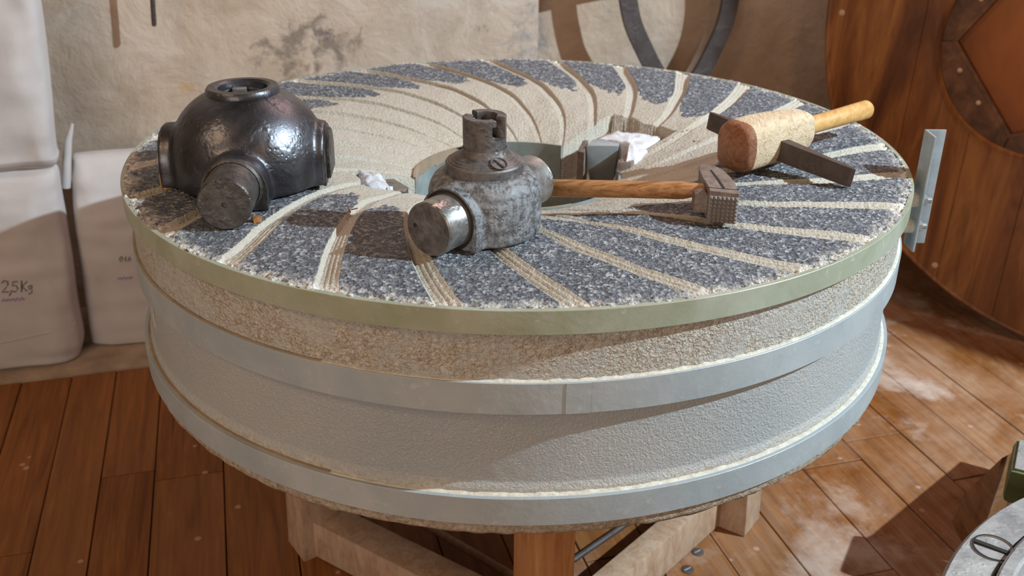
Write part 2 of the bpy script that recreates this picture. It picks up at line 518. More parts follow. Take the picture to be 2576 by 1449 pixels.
def bm_tube(bm, pts, rad, seg=12, flat=None, cap=True):
    """tube through points; flat=(width dir, w, t) gives a flat bar instead of a round"""
    pts = [Vector(p) for p in pts]
    rings = []
    for i, p in enumerate(pts):
        d = (pts[min(i + 1, len(pts) - 1)] - pts[max(i - 1, 0)]).normalized()
        if flat:
            n = Vector(flat[0]).normalized(); s = d.cross(n).normalized()
            r = rad[i] if isinstance(rad, (list, tuple)) else 1
            rings.append([bm.verts.new(p + s * (a * flat[1] / 2 * r) + n * (b * flat[2] / 2)) for a, b in ((-1, -1), (1, -1), (1, 1), (-1, 1))])
        else:
            up = Vector((0, 0, 1)) if abs(d.z) < 0.9 else Vector((1, 0, 0))
            s = d.cross(up).normalized(); u = s.cross(d)
            r = rad[i] if isinstance(rad, (list, tuple)) else rad
            rings.append([bm.verts.new(p + s * (r * math.cos(2 * PI * k / seg)) + u * (r * math.sin(2 * PI * k / seg))) for k in range(seg)])
    n = len(rings[0])
    for a, b in zip(rings[:-1], rings[1:]):
        for k in range(n):
            j = (k + 1) % n
            bm.faces.new((a[k], a[j], b[j], b[k]))
    if cap:
        bm.faces.new(rings[0][::-1]); bm.faces.new(rings[-1])


def tube(name, pts, rad, m, parent=None, seg=12, flat=None, deg=40):
    bm = bmesh.new()
    bm_tube(bm, pts, rad, seg, flat)
    return angle_smooth(from_bm(name, bm, m, parent), deg)


def thing(name, label, cat, group=None):
    o = bpy.data.objects.new(name, None)
    o.empty_display_size = 0.05
    COL.objects.link(o)
    return tag(o, label, cat, group)


def tag(o, label, cat, group=None):
    o['label'] = label; o['category'] = cat; o['kind'] = 'thing'
    if group: o['group'] = group
    return o


def struct(o):
    o['kind'] = 'structure'
    return o


# ================================================================= THE ROOM
WD = np.array([math.cos(R_(16)), math.sin(R_(16)), 0])       # along the back wall
WN = np.array([math.sin(R_(16)), -math.cos(R_(16)), 0])      # out of the wall, into the room
W0 = np.array([-1.17, 1.02, 0])
corner = ony(1355, 100, 1.37)
s_c = float((corner - W0) @ WD)

def wall_slab(name, s0, s1, back, thick, h=3.0, turn=0.0):
    nx = int((s1 - s0) / 0.06); nz = int(h / 0.06)
    vs, fs = [], []
    for j in range(nz + 1):
        for i in range(nx + 1):
            s = s0 + (s1 - s0) * i / nx; z = h * j / nz
            d = mnoise.noise(Vector((s * 1.7, z * 1.7, back * 9))) * 0.010 + mnoise.noise(Vector((s * 6, z * 6, 3))) * 0.003
            if i in (0, nx): d = -0.004
            p = W0 + WD * s + WN * (d - back + turn * (s - s0))
            vs.append((p[0], p[1], z))
    n = len(vs)
    for j in range(nz):
        for i in range(nx):
            a = j * (nx + 1) + i
            fs.append((a, a + 1, a + nx + 2, a + nx + 1))
    # back and ends
    c = []
    for s, z in ((s0, 0), (s1, 0), (s1, h), (s0, h)):
        p = W0 + WD * s - WN * (back + thick - turn * (s - s0))
        vs.append((p[0], p[1], z)); c.append(len(vs) - 1)
    f = [0, nx, nz * (nx + 1) + nx, nz * (nx + 1)]
    fs.append((c[3], c[2], c[1], c[0]))
    fs.append([j * (nx + 1) + nx for j in range(nz + 1)] + [c[2], c[1]])
    fs.append([j * (nx + 1) for j in range(nz, -1, -1)] + [c[0], c[3]])
    fs.append([i for i in range(nx + 1)][::-1] + [c[0], c[1]])
    return struct(mesh(name, vs, fs, 'plaster', None, True))

wl = wall_slab('wall_back', -3.4, s_c, 0.0, 0.30)
angle_smooth(wl, 40)
wr = wall_slab('wall_right', s_c, s_c + 4.2, 0.085, 0.215, 3.0, math.tan(R_(11)))
angle_smooth(wr, 40)

# floor: one child object per board
floor = struct(bpy.data.objects.new('floor', None)); COL.objects.link(floor)
PX = np.array([math.cos(R_(16)), math.sin(R_(16))])          # across the boards
PY = np.array([-math.sin(R_(16)), math.cos(R_(16))])         # along the boards
seams = [-0.956, -0.845, -0.73, -0.58, -0.44, -0.30, -0.16, -0.03, 0.11, 0.25, 0.39, 0.526, 0.696, 0.85, 1.003, 1.14, 1.29]
while seams[0] > -2.6: seams.insert(0, seams[0] - random.uniform(0.11, 0.15))
while seams[-1] < 3.2: seams.append(seams[-1] + random.uniform(0.12, 0.16))
edge_pt = np.array([-0.996, 0.65]); ymax = float(edge_pt @ PY)     # where the boards meet the ledge
for a, b in zip(seams[:-1], seams[1:]):
    y = -2.6 + random.uniform(-0.6, 0.2)
    right = a > 0.45
    y1m = ymax if not right else 1.60
    y1m = ymax if a < 0.3 else (ymax + 0.5 if a < 0.5 else 1.65)
    while y < y1m - 0.02:
        y2 = y + random.uniform(0.7, 1.7)
        if y2 > y1m - 0.25: y2 = y1m
        g = 0.0013
        cx = (a + b) / 2; cy = (y + y2) / 2
        c = PX * cx + PY * cy
        dz = random.uniform(-0.0012, 0.0012)
        mt = Matrix.Translation((c[0], c[1], -0.0125 + dz)) @ Matrix.Rotation(R_(16), 4, 'Z') @ Matrix.Rotation(random.uniform(-0.003, 0.003), 4, 'Y')
        bm = bmesh.new(); bm_box(bm, (b - a - 2 * g, y2 - y - 2 * g, 0.025), mt, 0.0012, 1)
        o = from_bm('floorboard', bm, 'floor', floor)
        y = y2
o = box('underfloor', (9, 9, 0.03), Matrix.Translation((0, 0, -0.045)), 'dark', floor, 0)

# bare ledge between the boards and the back wall
lc = PX * 0.0 + PY * (ymax + 0.29)
ledge = struct(box('trim_1', (5.6, 0.58, 0.05), Matrix.Translation((lc[0] - PX[0] * 2.34, lc[1] - PX[1] * 2.34, -0.017)) @ Matrix.Rotation(R_(16), 4, 'Z'), 'skirt', None, 0.006))
for q in (0,):
    pass

# ================================================================= THE MILLSTONE
stone = thing('millstone', 'huge round grey millstone with curved furrows and three steel bands on a timber stand', 'millstone')
NG = 26
PER = 2 * PI / NG
TH0 = R_(-97.2)
EYE = 0.18

def delta(rn):
    x = np.clip(0.98 - rn, -0.05, 1)
    return -np.radians(30 * x + 27 * x * x)

def slots(X, Y):
    """mask 1 inside the two pockets cut beside the eye"""
    out = np.zeros_like(X)
    for ang, rmax, c0, c1 in ((42, 0.312, -0.098, 0.062), (-152, 0.288, -0.055, 0.045)):
        a = R_(ang)
        al = X * math.cos(a) + Y * math.sin(a)
        cr = -X * math.sin(a) + Y * math.cos(a)
        ins = (al > 0.1) & (al < rmax + 0.004 * np.sin(cr * 90)) & (cr > c0) & (cr < c1)
        out = np.maximum(out, ins.astype(float))
    return out

NTH, NR = 1560, 200
rs = np.linspace(EYE, 0.6480, NR)
ths = np.linspace(0, 2 * PI, NTH, endpoint=False)
TH, RR = np.meshgrid(ths, rs)

def vnoise(n_th, n_r, seed):
    """cheap smooth value noise on the polar grid, wrapping in angle"""
    g = np.random.default_rng(seed).random((n_r + 2, n_th))
    u = TH / (2 * PI) * n_th; v = (RR - EYE) / (0.65 - EYE) * n_r
    iu = np.floor(u).astype(int); iv = np.clip(np.floor(v).astype(int), 0, n_r)
    fu = u - iu; fv = v - iv
    fu = fu * fu * (3 - 2 * fu); fv = fv * fv * (3 - 2 * fv)
    a = g[iv, iu % n_th]; b = g[iv, (iu + 1) % n_th]; c = g[iv + 1, iu % n_th]; d = g[iv + 1, (iu + 1) % n_th]
    return (a * (1 - fu) + b * fu) * (1 - fv) + (c * (1 - fu) + d * fu) * fv - 0.5

rn = RR / S
wob = vnoise(40, 5, 3) * 0.010
ph = np.mod((TH + wob / RR * 0.6 - TH0 - delta(rn)) / PER + 0.5, 1.0) - 0.5      # furrow at ph ~ 0
arc = ph * PER * RR                                                       # metres, + = counter-clockwise
wid = np.interp(RR, [0.18, 0.30, 0.45, 0.60, 0.65], [0.010, 0.016, 0.026, 0.033, 0.036])
dep = np.interp(RR, [0.18, 0.24, 0.33, 0.45, 0.60, 0.632, 0.65], [0.0015, 0.003, 0.006, 0.0085, 0.0095, 0.006, 0.004])
t = 0.5 - arc / wid                     # 0 at the gentle (ccw) side, 1 at the cliff (cw side)
gent = np.clip(t, 0, 1)
prof = np.where(t < 0.86, np.power(np.clip(t / 0.86, 0, 1), 0.8), np.clip((1 - t) / 0.14, 0, 1))
prof = np.where((t > 0) & (t < 1), prof, 0)
ribs = np.where((t > 0.1) & (t < 0.85), np.sin(t * 2 * PI * 4.3) * 0.0011, 0) * np.clip((RR - 0.33) / 0.1, 0, 1)
Z = -dep * prof + ribs
furrow = np.clip(np.minimum((t + 0.05) / 0.1, (1.06 - t) / 0.08), 0, 1)
# hollow round the eye
sd = np.clip((0.435 - RR) / (0.435 - EYE), 0, 1)
Z += -0.056 * np.power(sd, 1.75)
Z += -0.004 * np.clip((0.56 - RR) / 0.2, 0, 1)
landvar = np.random.default_rng(11).random(NG)
gi = np.floor((TH - TH0 - delta(rn)) / PER).astype(int) % NG
lb = 0.362 + (landvar[gi] - 0.5) * 0.045 - 0.040 * np.cos(TH + PI / 2) + 0.06 * np.clip((0.5 - np.abs(ph)) / 0.42, 0, 1) ** 2
lb = lb + 0.035 * np.clip(np.cos(TH - R_(150)), 0, 1)
dishm = np.clip((lb + vnoise(300, 30, 5) * 0.03 - RR) / 0.022 + 0.5, 0, 1)
# pecked texture and crumbling rim
peck = vnoise(1300, 150, 8) * 0.0022 + vnoise(600, 70, 9) * 0.0014
Z += peck * (1 - 0.75 * np.maximum(dishm, furrow))
Z += vnoise(60, 8, 12) * 0.003
rimf = np.clip((RR - 0.612) / 0.036, 0, 1)
Z += -0.0025 * rimf ** 3 + (vnoise(900, 110, 21) * 0.009) * rimf ** 1.5 * np.clip((0.650 - RR) / 0.006, 0.15, 1)
rimattr = np.clip((RR - 0.624) / 0.018 + vnoise(260, 14, 30) * 1.0, 0, 1)
Xc = RR * np.cos(TH); Yc = RR * np.sin(TH)
sl = slots(Xc, Yc)
Z = np.where(sl > 0.5, -0.125, Z)
co = np.stack([Xc, Yc, TOP + Z], -1).reshape(-1, 3)
idx = np.arange(NTH * NR).reshape(NR, NTH)
a = idx[:-1]; b = idx[1:]
q = np.stack([a, b, np.roll(b, -1, 1), np.roll(a, -1, 1)], -1).reshape(-1, 4)
me = bpy.data.meshes.new('grinding_face')
me.vertices.add(len(co)); me.vertices.foreach_set('co', co.ravel())
me.loops.add(q.size); me.loops.foreach_set('vertex_index', q.ravel().astype(np.int32))
me.polygons.add(len(q)); me.polygons.foreach_set('loop_start', np.arange(0, q.size, 4, dtype=np.int32))
me.update(); me.validate()
for nm, arr in (('furrow', furrow), ('dish', dishm), ('rim', rimattr)):
    at = me.attributes.new(nm, 'FLOAT', 'POINT'); at.data.foreach_set('value', arr.ravel().astype(np.float32))
me.polygons.foreach_set('use_smooth', np.ones(len(q), dtype=bool))
face = link('grinding_face', me, 'granite', stone)

# flank of the stone with the balance hole, underside and eye lining
NT2 = 900
zs = [0.8335, 0.826, 0.8] + list(np.linspace(0.79, 0.53, 60)) + [0.527, 0.522, 0.517, 0.513, 0.5085]
vs, fs = [], []
hc = onz(378, 792, 0.66)
hth = R_(-152.0); hz = 0.650
for j, z in enumerate(zs):
    for i in range(NT2):
        th = 2 * PI * i / NT2
        r = 0.6415 - 0.004 * (1 if 0.58 < z < 0.69 else 0)
        r += mnoise.noise(Vector((math.cos(th) * 40, math.sin(th) * 40, z * 60))) * 0.0003
        if z < 0.529: r = 0.6475 + mnoise.noise(Vector((math.cos(th) * 30, math.sin(th) * 30, z * 40))) * 0.0025 - (0.003 if z < 0.510 else 0)
        da = (th - (hth % (2 * PI))) * 0.64
        e = (da / 0.017) ** 2 + ((z - hz) / 0.027) ** 2
        if e < 1.0: r -= 0.05
        elif e < 2.2: r += 0.003 * (2.2 - e) * mnoise.noise(Vector((th * 60, z * 70, 1)))
        zz = z
        if z < 0.510: zz += mnoise.noise(Vector((math.cos(th) * 22, math.sin(th) * 22, 5))) * 0.004
        vs.append((r * math.cos(th), r * math.sin(th), zz))
for j in range(len(zs) - 1):
    for i in range(NT2):
        k2 = (i + 1) % NT2
        fs.append((j * NT2 + i, (j + 1) * NT2 + i, (j + 1) * NT2 + k2, j * NT2 + k2))
n0 = (len(zs) - 1) * NT2
for i in range(NT2):
    th = 2 * PI * i / NT2
    vs.append((EYE * math.cos(th), EYE * math.sin(th), 0.512))
for i in range(NT2):
    k2 = (i + 1) % NT2
    fs.append((n0 + i, len(zs) * NT2 + i, len(zs) * NT2 + k2, n0 + k2))
flank = mesh('painted_flank', vs, fs, 'side', stone, True)
flank['label'] = 'grey painted flank with cream flour crust'
def arc_wall(name, r, z0, z1, spans, m, jag=0.0):
    vs, fs = [], []
    for a0, a1 in spans:
        n = int((a1 - a0) / 1.0); b0 = len(vs)
        for i in range(n + 1):
            th = R_(a0 + (a1 - a0) * i / n)
            jz = mnoise.noise(Vector((math.cos(th) * 9, math.sin(th) * 22, 2))) * jag
            for rr, zz in ((r, z0 + jz * 0.8), (r, z1), (r + 0.004, z1), (r + 0.004, z0)):
                vs.append((rr * math.cos(th), rr * math.sin(th), zz))
        for i in range(n):
            for c in range(4):
                d = (c + 1) % 4
                fs.append((b0 + i * 4 + c, b0 + (i + 1) * 4 + c, b0 + (i + 1) * 4 + d, b0 + i * 4 + d))
        for e in (b0, b0 + n * 4): fs.append((e, e + 1, e + 2, e + 3))
    o = mesh(name, vs, fs, m, stone)
    return angle_smooth(o, 40)
SP = ((62, 190), (224, 368))
SP2 = ((118, 190), (224, 300))
lin = arc_wall('eye_lining', EYE - 0.0015, 0.556, 0.7815, SP, 'eye')
lip = arc_wall('eye_lip', EYE - 0.0022, 0.762, 0.7822, SP2, 'skirt', 0.007)
for sp_ in ((8, 62), (190, 224)): arc_wall('eye_lining', EYE - 0.0015, 0.556, 0.713, (sp_,), 'eye')
ef0 = lathe('eye_shade_disc', [(0, 0.60), (EYE + 0.002, 0.60), (EYE + 0.002, 0.59), (0, 0.59)], 'brownwood', stone, 64)  # added disc; its brown stands in for the shade inside the eye
lin['label'] = 'blue grey lining of the eye'

def band(name, r, z0, z1, m, lip=0.0):
    prof = [(r - 0.007, z1), (r - 0.0006, z1), (r, z1 - 0.0006), (r, z0 + 0.0006), (r - 0.0006, z0), (r - 0.007, z0), (r - 0.007, z1)]
    return lathe(name, prof, m, stone, 360, deg=20)

b1 = band('steel_band', 0.6503, TOP - 0.0335, TOP - 0.0015, 'band_top'); b1['label'] = 'olive grey steel band at the upper rim'
band('steel_band', 0.6485, TOP - 0.1443, TOP - 0.1003, 'band')
band('steel_band', 0.6525, TOP - 0.3094, TOP - 0.2674, 'band')
# lapped joint of the middle band
jt = lathe('band_joint', [(0.6483, TOP - 0.1440), (0.6492, TOP - 0.1436), (0.6493, TOP - 0.122), (0.6492, TOP - 0.1008), (0.6483, TOP - 0.1004)], 'band', None, 1440, deg=20)
bm = bmesh.new(); bm.from_mesh(jt.data)
kill = [v for v in bm.verts if not (R_(-84.6) < math.atan2(v.co.y, v.co.x) < R_(-81.6))]
bmesh.ops.delete(bm, geom=kill, context='VERTS')
bm.to_mesh(jt.data); bm.free(); jt.parent = stone
jt['label'] = 'lapped joint of the middle band'
# crust that has settled on the ledges of the lower bands
for z, r in ((TOP - 0.1003, 0.6445), (TOP - 0.2674, 0.6455)):
    for a0, a1, nm, mm, lb_ in ((-112, 120, 'flour_bead', 'crust', 'cream flour bead on the band edge'), (120, 248, 'edge_gap', 'skirt', 'dark gap above the band')):
        vs, fs = [], []
        NS = int((a1 - a0) * 2.5)
        for i in range(NS + 1):
            th = R_(a0 + (a1 - a0) * i / NS)
            c = Vector((math.cos(th) * 45, math.sin(th) * 45, z * 10))
            h = 0.0008 + 0.0018 * abs(mnoise.noise(c)) + 0.0010 * mnoise.noise(c * 3)
            if nm == 'edge_gap': h *= 0.3
            else: h *= 0.3 + 0.7 * min(1, max(0, (math.degrees(th) + 112) / 22)) * min(1, max(0, (120 - math.degrees(th)) / 20))
            for rr, zz in ((r - 0.005, z + h * 1.9), (r - 0.001, z + h * 1.1), (r + 0.0012, z + 0.0006), (r + 0.0018, z - 0.0002)):
                vs.append((rr * math.cos(th), rr * math.sin(th), zz))
        for i in range(NS):
            for c in range(3):
                fs.append((i * 4 + c, i * 4 + c + 1, i * 4 + 5 + c, i * 4 + 4 + c))
        o = mesh(nm, vs, fs, mm, stone, True)
        o['label'] = lb_

# driver sockets and packing in the two pockets
def P3(x, y, z): return onz(x, y, TOP + z)

def block(name, top, depth, m, parent, taper=0.0):
    """solid with the given top outline (world points), going straight down"""
    top = [Vector(p) for p in top]
    c = sum(top, Vector()) / len(top)
    n = len(top)
    bm = bmesh.new()
    a = [bm.verts.new(p) for p in top]
    b = [bm.verts.new(c + (p - c) * (1 - taper) - Vector((0, 0, depth))) for p in top]
    bm.faces.new(a); bm.faces.new(b[::-1])
    for i in range(n):
        bm.faces.new((a[i], b[i], b[(i + 1) % n], a[(i + 1) % n]))
    bmesh.ops.recalc_face_normals(bm, faces=bm.faces)
    bmesh.ops.bevel(bm, geom=bm.edges[:], offset=0.0025, segments=2, profile=0.6, affect='EDGES')
    return angle_smooth(from_bm(name, bm, m, parent))

s1 = block('rynd_socket', [P3(1474, 366, -.036), P3(1556, 366, -.036), P3(1566, 346, -.036), P3(1492, 350, -.036)], 0.07, 'zinc', stone, 0.25)
s1['label'] = 'shiny wedge in the right pocket'
s2 = block('rynd_cheek', [P3(1552, 408, -.040), P3(1588, 408, -.040), P3(1625, 380, -.036), P3(1590, 372, -.036)], 0.08, 'rust', stone)
s2['label'] = 'rusty brown socket cheek'
s3 = block('rynd_cheek', [P3(1452, 380, -.045), P3(1470, 384, -.045), P3(1480, 352, -.038), P3(1466, 352, -.038)], 0.08, 'rust', stone)
s3['label'] = 'rusty brown socket cheek'
s4 = block('rynd_socket', [P3(955, 478, -.042), P3(1020, 482, -.042), P3(1028, 470, -.042), P3(990, 448, -.042), P3(955, 452, -.042)], 0.05, 'polish', stone, 0.05)
s4['label'] = 'worn steel socket in the left pocket'

def packing(name, outline, z, thick, parent, seed):
    """lumpy white packing with the outline of a torn pad"""
    r = random.Random(seed)
    pts = [P3(x, y, z) for x, y in outline]
    c = sum((Vector(p) for p in pts), Vector()) / len(pts)
    n = len(pts) * 6
    ring = []
    for i in range(n):
        f = i / 6; k0 = int(f) % len(pts); k1 = (k0 + 1) % len(pts); u = f - int(f)
        p = Vector(pts[k0]) * (1 - u) + Vector(pts[k1]) * u
        ring.append(p + (p - c).normalized() * r.uniform(-0.003, 0.003))
    vs, fs = [], []
    L = 7
    for l in range(L):
        f = 1 - l / (L - 1) * 0.97
        for p in ring:
            w = c + (p - c) * f
            vs.append((w.x, w.y, w.z + thick * (1 - f ** 2.5) + mnoise.noise(w * 70) * 0.006 * (1 if l else 0.3)))
    for p in ring: vs.append((p.x, p.y, p.z - 0.03))
    for l in range(L - 1):
        for i in range(n):
            j = (i + 1) % n
            fs.append((l * n + i, l * n + j, (l + 1) * n + j, (l + 1) * n + i))
    fs.append([(L - 1) * n + i for i in range(n)])
    for i in range(n):
        j = (i + 1) % n
        fs.append((L * n + i, L * n + j, j, i))
    o = mesh(name, vs, fs, 'cotton', parent, True)
    o['label'] = 'white plaster packing in the pocket'
    return o

packing('packing', [(1498, 350), (1540, 332), (1600, 334), (1664, 344), (1640, 375), (1600, 398), (1575, 402), (1592, 380), (1560, 362)], -0.037, 0.006, stone, 3)
packing('packing', [(900, 430), (925, 432), (955, 436), (968, 452), (962, 470), (985, 468), (945, 474), (920, 470), (905, 452)], -0.034, 0.005, stone, 5)

# galvanised angle bracket bolted to the upper band
yb = -0.135
tl, tr = ony(2330, 326, yb), ony(2381, 326, yb)
br = ony(2337, 611, yb)
zb, zt = br[2], tr[2]
xin, xout = tl[0], tr[0]
brk = box('angle_bracket', (xout - xin, 0.004, zt - zb), Matrix.Translation(((xin + xout) / 2, yb, (zt + zb) / 2)), 'zinc', stone, 0.0012)
bm = bmesh.new(); bm_box(bm, (0.004, 0.042, zt - zb), Matrix.Translation((xin, yb - 0.019, (zt + zb) / 2)), 0.0012)
leg = from_bm('bracket_flange', bm, 'zinc', brk)
brk['label'] = 'upright galvanised bracket bolted to the band'
for py in (503, 568):
    c = ony(2312, py, yb - 0.02)
    mt = Matrix.Translation((xin + 0.002, yb - 0.020, c[2])) @ Matrix.Rotation(PI / 2, 4, 'Y')
    bm = bmesh.new()
    bm_lathe(bm, [(0, 0), (0.0115, 0), (0.0115, 0.0022), (0.0098, 0.0024), (0.0098, 0.0024)], 24, mt)
    bm_lathe(bm, [(0, 0.0022), (0.0092, 0.0022), (0.0092, 0.0105), (0, 0.0105)], 6, mt)
    bm_lathe(bm, [(0, 0.010), (0.0052, 0.010), (0.0052, 0.0185), (0.004, 0.0195), (0, 0.0195)], 16, mt)
    bolt = from_bm('bolt', bm, 'tooth', brk)
    bm = bmesh.new(); bm_lathe(bm, [(0, -0.03), (0.012, -0.03), (0.012, 0)], 16, mt)
    from_bm('bolt_sleeve', bm, 'crust', brk)

# little chips of husk lying on the stone
for i, (x, y, l, a_, up) in enumerate(((878, 531, 0.016, 2.0, 0.35), (892, 528, 0.010, 0.4, 0.1), (1716, 333, 0.006, 0.6, 0.1), (1746, 357, 0.006, 2.2, 0.1), (1728, 329, 0.004, 0.3, 0.1), (1758, 357, 0.004, 0.3, 0.1))):
    p = onz(x, y, TOP - (0.002 if y > 500 else 0.006))
    d = Vector((math.cos(a_), math.sin(a_), up)).normalized()
    o = box('husk_chip', (l, 0.0022, 0.0012), frame((p[0], p[1], p[2] + 0.001 + d.z * l / 2), d, (0, 0, 1)), 'husk', None, 0.0004)
    tag(o, ['upright red brown husk sliver on the stone left of the grey hub', 'short red husk flake beside the upright sliver left of the grey hub',
            'dark husk chip nearest the white packing by the right pocket', 'dark husk chip just left of the wooden mallet, one of a close pair',
            'small dark husk fleck between the packing and the blade end', 'small husk fleck right beside the mallet end'][i], 'chip', 'husk chips on the millstone')

# ================================================================= TIMBER STAND
stand = thing('timber_stand', 'low timber trestle of square posts and rails carrying the millstone', 'stand')
def post(p, rot, w, z1, m, lean=(0, 0)):
    bm = bmesh.new()
    mt = Matrix.Translation((p[0], p[1], z1 / 2)) @ Matrix.Rotation(R_(rot), 4, 'Z')
    bm_box(bm, (w, w, z1), mt, 0.004)
    for v in bm.verts:
        v.co.x += lean[0] * (v.co.z); v.co.y += lean[1] * v.co.z
    return angle_smooth(from_bm('post', bm, m, stand))
fl = onz(785, 1408, 0)
pL = (fl[0] - 0.005, fl[1] + 0.045)
post(pL, 35, 0.078, 0.507, 'timber', (0.04, 0.0))
frn = (0.052, -0.350)
fp = post(frn, 30, 0.076, 0.507, 'timber2')
fp['label'] = 'orange front post'
fr_ = onz(1865, 1345, 0)
pR = (fr_[0] - 0.005, fr_[1] + 0.045)
post(pR, -35, 0.078, 0.507, 'timber', (-0.04, 0))
pB = (0.03, 0.42)
post(pB, 0, 0.078, 0.507, 'timber')

def rail(a, b, w, h, m, name='rail'):
    a = Vector(a); b = Vector(b); d = b - a
    return box(name, (d.length, w, h), frame((a + b) / 2, d, (0, 0, 1)), m, stand, 0.004)
rail((pL[0] + 0.03, pL[1] - 0.01, 0.046), (frn[0] - 0.03, frn[1] + 0.01, 0.046), 0.07, 0.085, 'timber')
rail((pR[0] - 0.045, pR[1] + 0.005, 0.048), (frn[0] + 0.03, frn[1] - 0.005, 0.048), 0.046, 0.09, 'timber')
rail((pL[0], pL[1], 0.46), (pR[0], pR[1], 0.46), 0.07, 0.09, 'timber')
rail((frn[0], frn[1], 0.46), (pB[0], pB[1], 0.455), 0.07, 0.085, 'timber')
q1, q2 = onz(1085, 1330, 0.03), onz(1290, 1449, 0.03)
r1 = tube('tie_rod', [q1 + (q1 - q2) * 0.4, q2 - (q1 - q2) * 0.45], 0.0085, 'timber', stand, 10)
q3, q4 = onz(1612, 1293, 0.03), onz(1455, 1400, 0.03)
r2 = tube('tie_rod', [q3 + (q3 - q4) * 0.4, q4 - (q3 - q4) * 0.4], 0.006, 'bar', stand, 10)
r2['label'] = 'dark tie rod'

# screws let into the floor by the right leg of the stand
for x, y in ((1755, 1388), (1730, 1432)):
    p = onz(x, y, 0.002)
    o = lathe('floor_screw', [(0, 0.0012), (0.010, 0.0012), (0.0125, 0.0), (0.0125, -0.004), (0, -0.004)], 'bar', None, 20, Matrix.Translation(p))
    s_ = box('screw_slot', (0.016, 0.003, 0.002), Matrix.Translation((p[0], p[1], p[2] + 0.0004)) @ Matrix.Rotation(0.6, 4, 'Z'), 'casting', o, 0)
    tag(o, 'dark round screw head in the floorboards right of the stand, ' + ('farther from the camera' if y < 1400 else 'nearer the camera'), 'screw', 'screw heads in the floor')

# ================================================================= LARGE IRON HUB
def arch(hw, top, flat=0.0, n=18):
    """outline of a round-topped opening standing on the ground: half width hw, height top"""
    zc = top - hw
    pts = [(-hw, 0.0)]
    if zc > 0: pts.append((-hw, zc))
    for i in range(1, n):
        a = PI - PI * i / n
        pts.append((hw * math.cos(a), zc + hw * math.sin(a)))
    if zc > 0: pts.append((hw, zc))
    pts.append((hw, 0.0))
    return pts

def armmat(c, ang):
    """local x = sideways, y = up, z = outward along ang"""
    o = Vector((math.cos(ang), math.sin(ang), 0)); u = Vector((0, 0, 1)); s = u.cross(o)
    return Matrix(((s.x, u.x, o.x, c[0]), (s.y, u.y, o.y, c[1]), (s.z, u.z, o.z, c[2]), (0, 0, 0, 1)))

hub = thing('large_iron_hub', 'large dark shiny domed iron hub with an open round collar, at left on the millstone', 'iron hub')
HC = (-0.413, -0.198, TOP + 0.0005)
bm = bmesh.new()
prof = [(0, 0.004), (0.115, 0.0), (0.1175, 0.012), (0.1175, 0.040)]
for i in range(1, 13):
    a = i / 12 * R_(62)
    prof.append((0.1175 * math.cos(a) ** 0.9, 0.040 + 0.105 * math.sin(a)))
prof += [(0.050, 0.137), (0.036, 0.137), (0.036, 0.062), (0, 0.062)]
bm_lathe(bm, prof, 72, Matrix.Translation(HC))
A_F = R_(-85); A_L = R_(180 + 4); A_R = R_(4); A_B = R_(88)
for an, l, hw, tp in ((A_F, 0.147, 0.046, 0.076), (A_L, 0.127, 0.052, 0.088), (A_R, 0.120, 0.052, 0.089), (A_B, 0.125, 0.044, 0.075)):
    bm_prism(bm, arch(hw, tp), armmat(HC, an), 0.02, l)
body = from_bm('body', bm, 'big', hub, True)
md = body.modifiers.new('remesh', 'REMESH'); md.mode = 'VOXEL'; md.voxel_size = 0.0026; md.use_smooth_shade = True
md = body.modifiers.new('smooth', 'SMOOTH'); md.factor = 0.5; md.iterations = 26
lathe('collar', [(0.052, 0.126), (0.0545, 0.131), (0.0548, 0.140), (0.052, 0.1445), (0.041, 0.1450), (0.0365, 0.142), (0.0365, 0.066)], 'big', hub, 64, Matrix.Translation(HC))
# key bar seen inside the bore
kb = box('key', (0.020, 0.012, 0.05), Matrix.Translation((HC[0] - 0.012, HC[1] + 0.026, HC[2] + 0.110)), 'polish', hub, 0.001)
for an, l0, l1, hw, tp, m in ((A_F, 0.144, 0.149, 0.046, 0.076, 'bigdull'), (A_L, 0.122, 0.1275, 0.047, 0.082, 'big'), (A_R, 0.115, 0.1205, 0.048, 0.084, 'bigdull'), (A_B, 0.122, 0.127, 0.040, 0.070, 'big')):
    f = prism('flange', arch(hw, tp, n=24), armmat(HC, an), l0, l1, m, hub, 0.0022)
pl = prism('cover_plate', arch(0.034, 0.070, n=16), armmat((HC[0], HC[1], HC[2] + 0.008), A_R), 0.1195, 0.126, 'bigdull', hub, 0.001)
def trunnion(parent, c, ang, l0, l1, r, zc, m, mend, collar_r, cl):
    mt = armmat((c[0], c[1], c[2] + zc), ang)
    t_ = lathe('trunnion', [(r + 0.001, l0), (r, l0 + 0.002), (r, l1 - 0.0022), (r - 0.002, l1)], m, parent, 56, mt)
    e_ = lathe('trunnion_end', [(r - 0.002, l1), (r - 0.008, l1 + 0.0004), (0.004, l1 + 0.0006), (0.0035, l1 - 0.002), (0, l1 - 0.0025)], mend, t_, 56, mt)
    if cl:
        lathe('shoulder_ring', [(r, l0), (collar_r, l0), (collar_r, l0 + 0.005), (r + 0.001, l0 + 0.008)], m, t_, 56, mt)
    return t_
trunnion(hub, HC, A_F, 0.148, 0.222, 0.0368, 0.0375, 'bigdull', 'bigdull', 0.041, True)
wd = box('wood_wedge', (0.012, 0.010, 0.008), Matrix.Translation((*onz(646, 553, TOP + 0.003)[:2], TOP + 0.004)) @ Matrix.Rotation(0.5, 4, 'Z'), 'ash', None, 0.001)
tag(wd, 'small brown wooden wedge under the front arm of the large iron hub', 'wedge')
wd2 = box('wood_wedge', (0.018, 0.022, 0.020), Matrix.Translation((*onz(426, 462, TOP + 0.004)[:2], TOP + 0.009)) @ Matrix.Rotation(-0.9, 4, 'Z'), 'beech', None, 0.001)
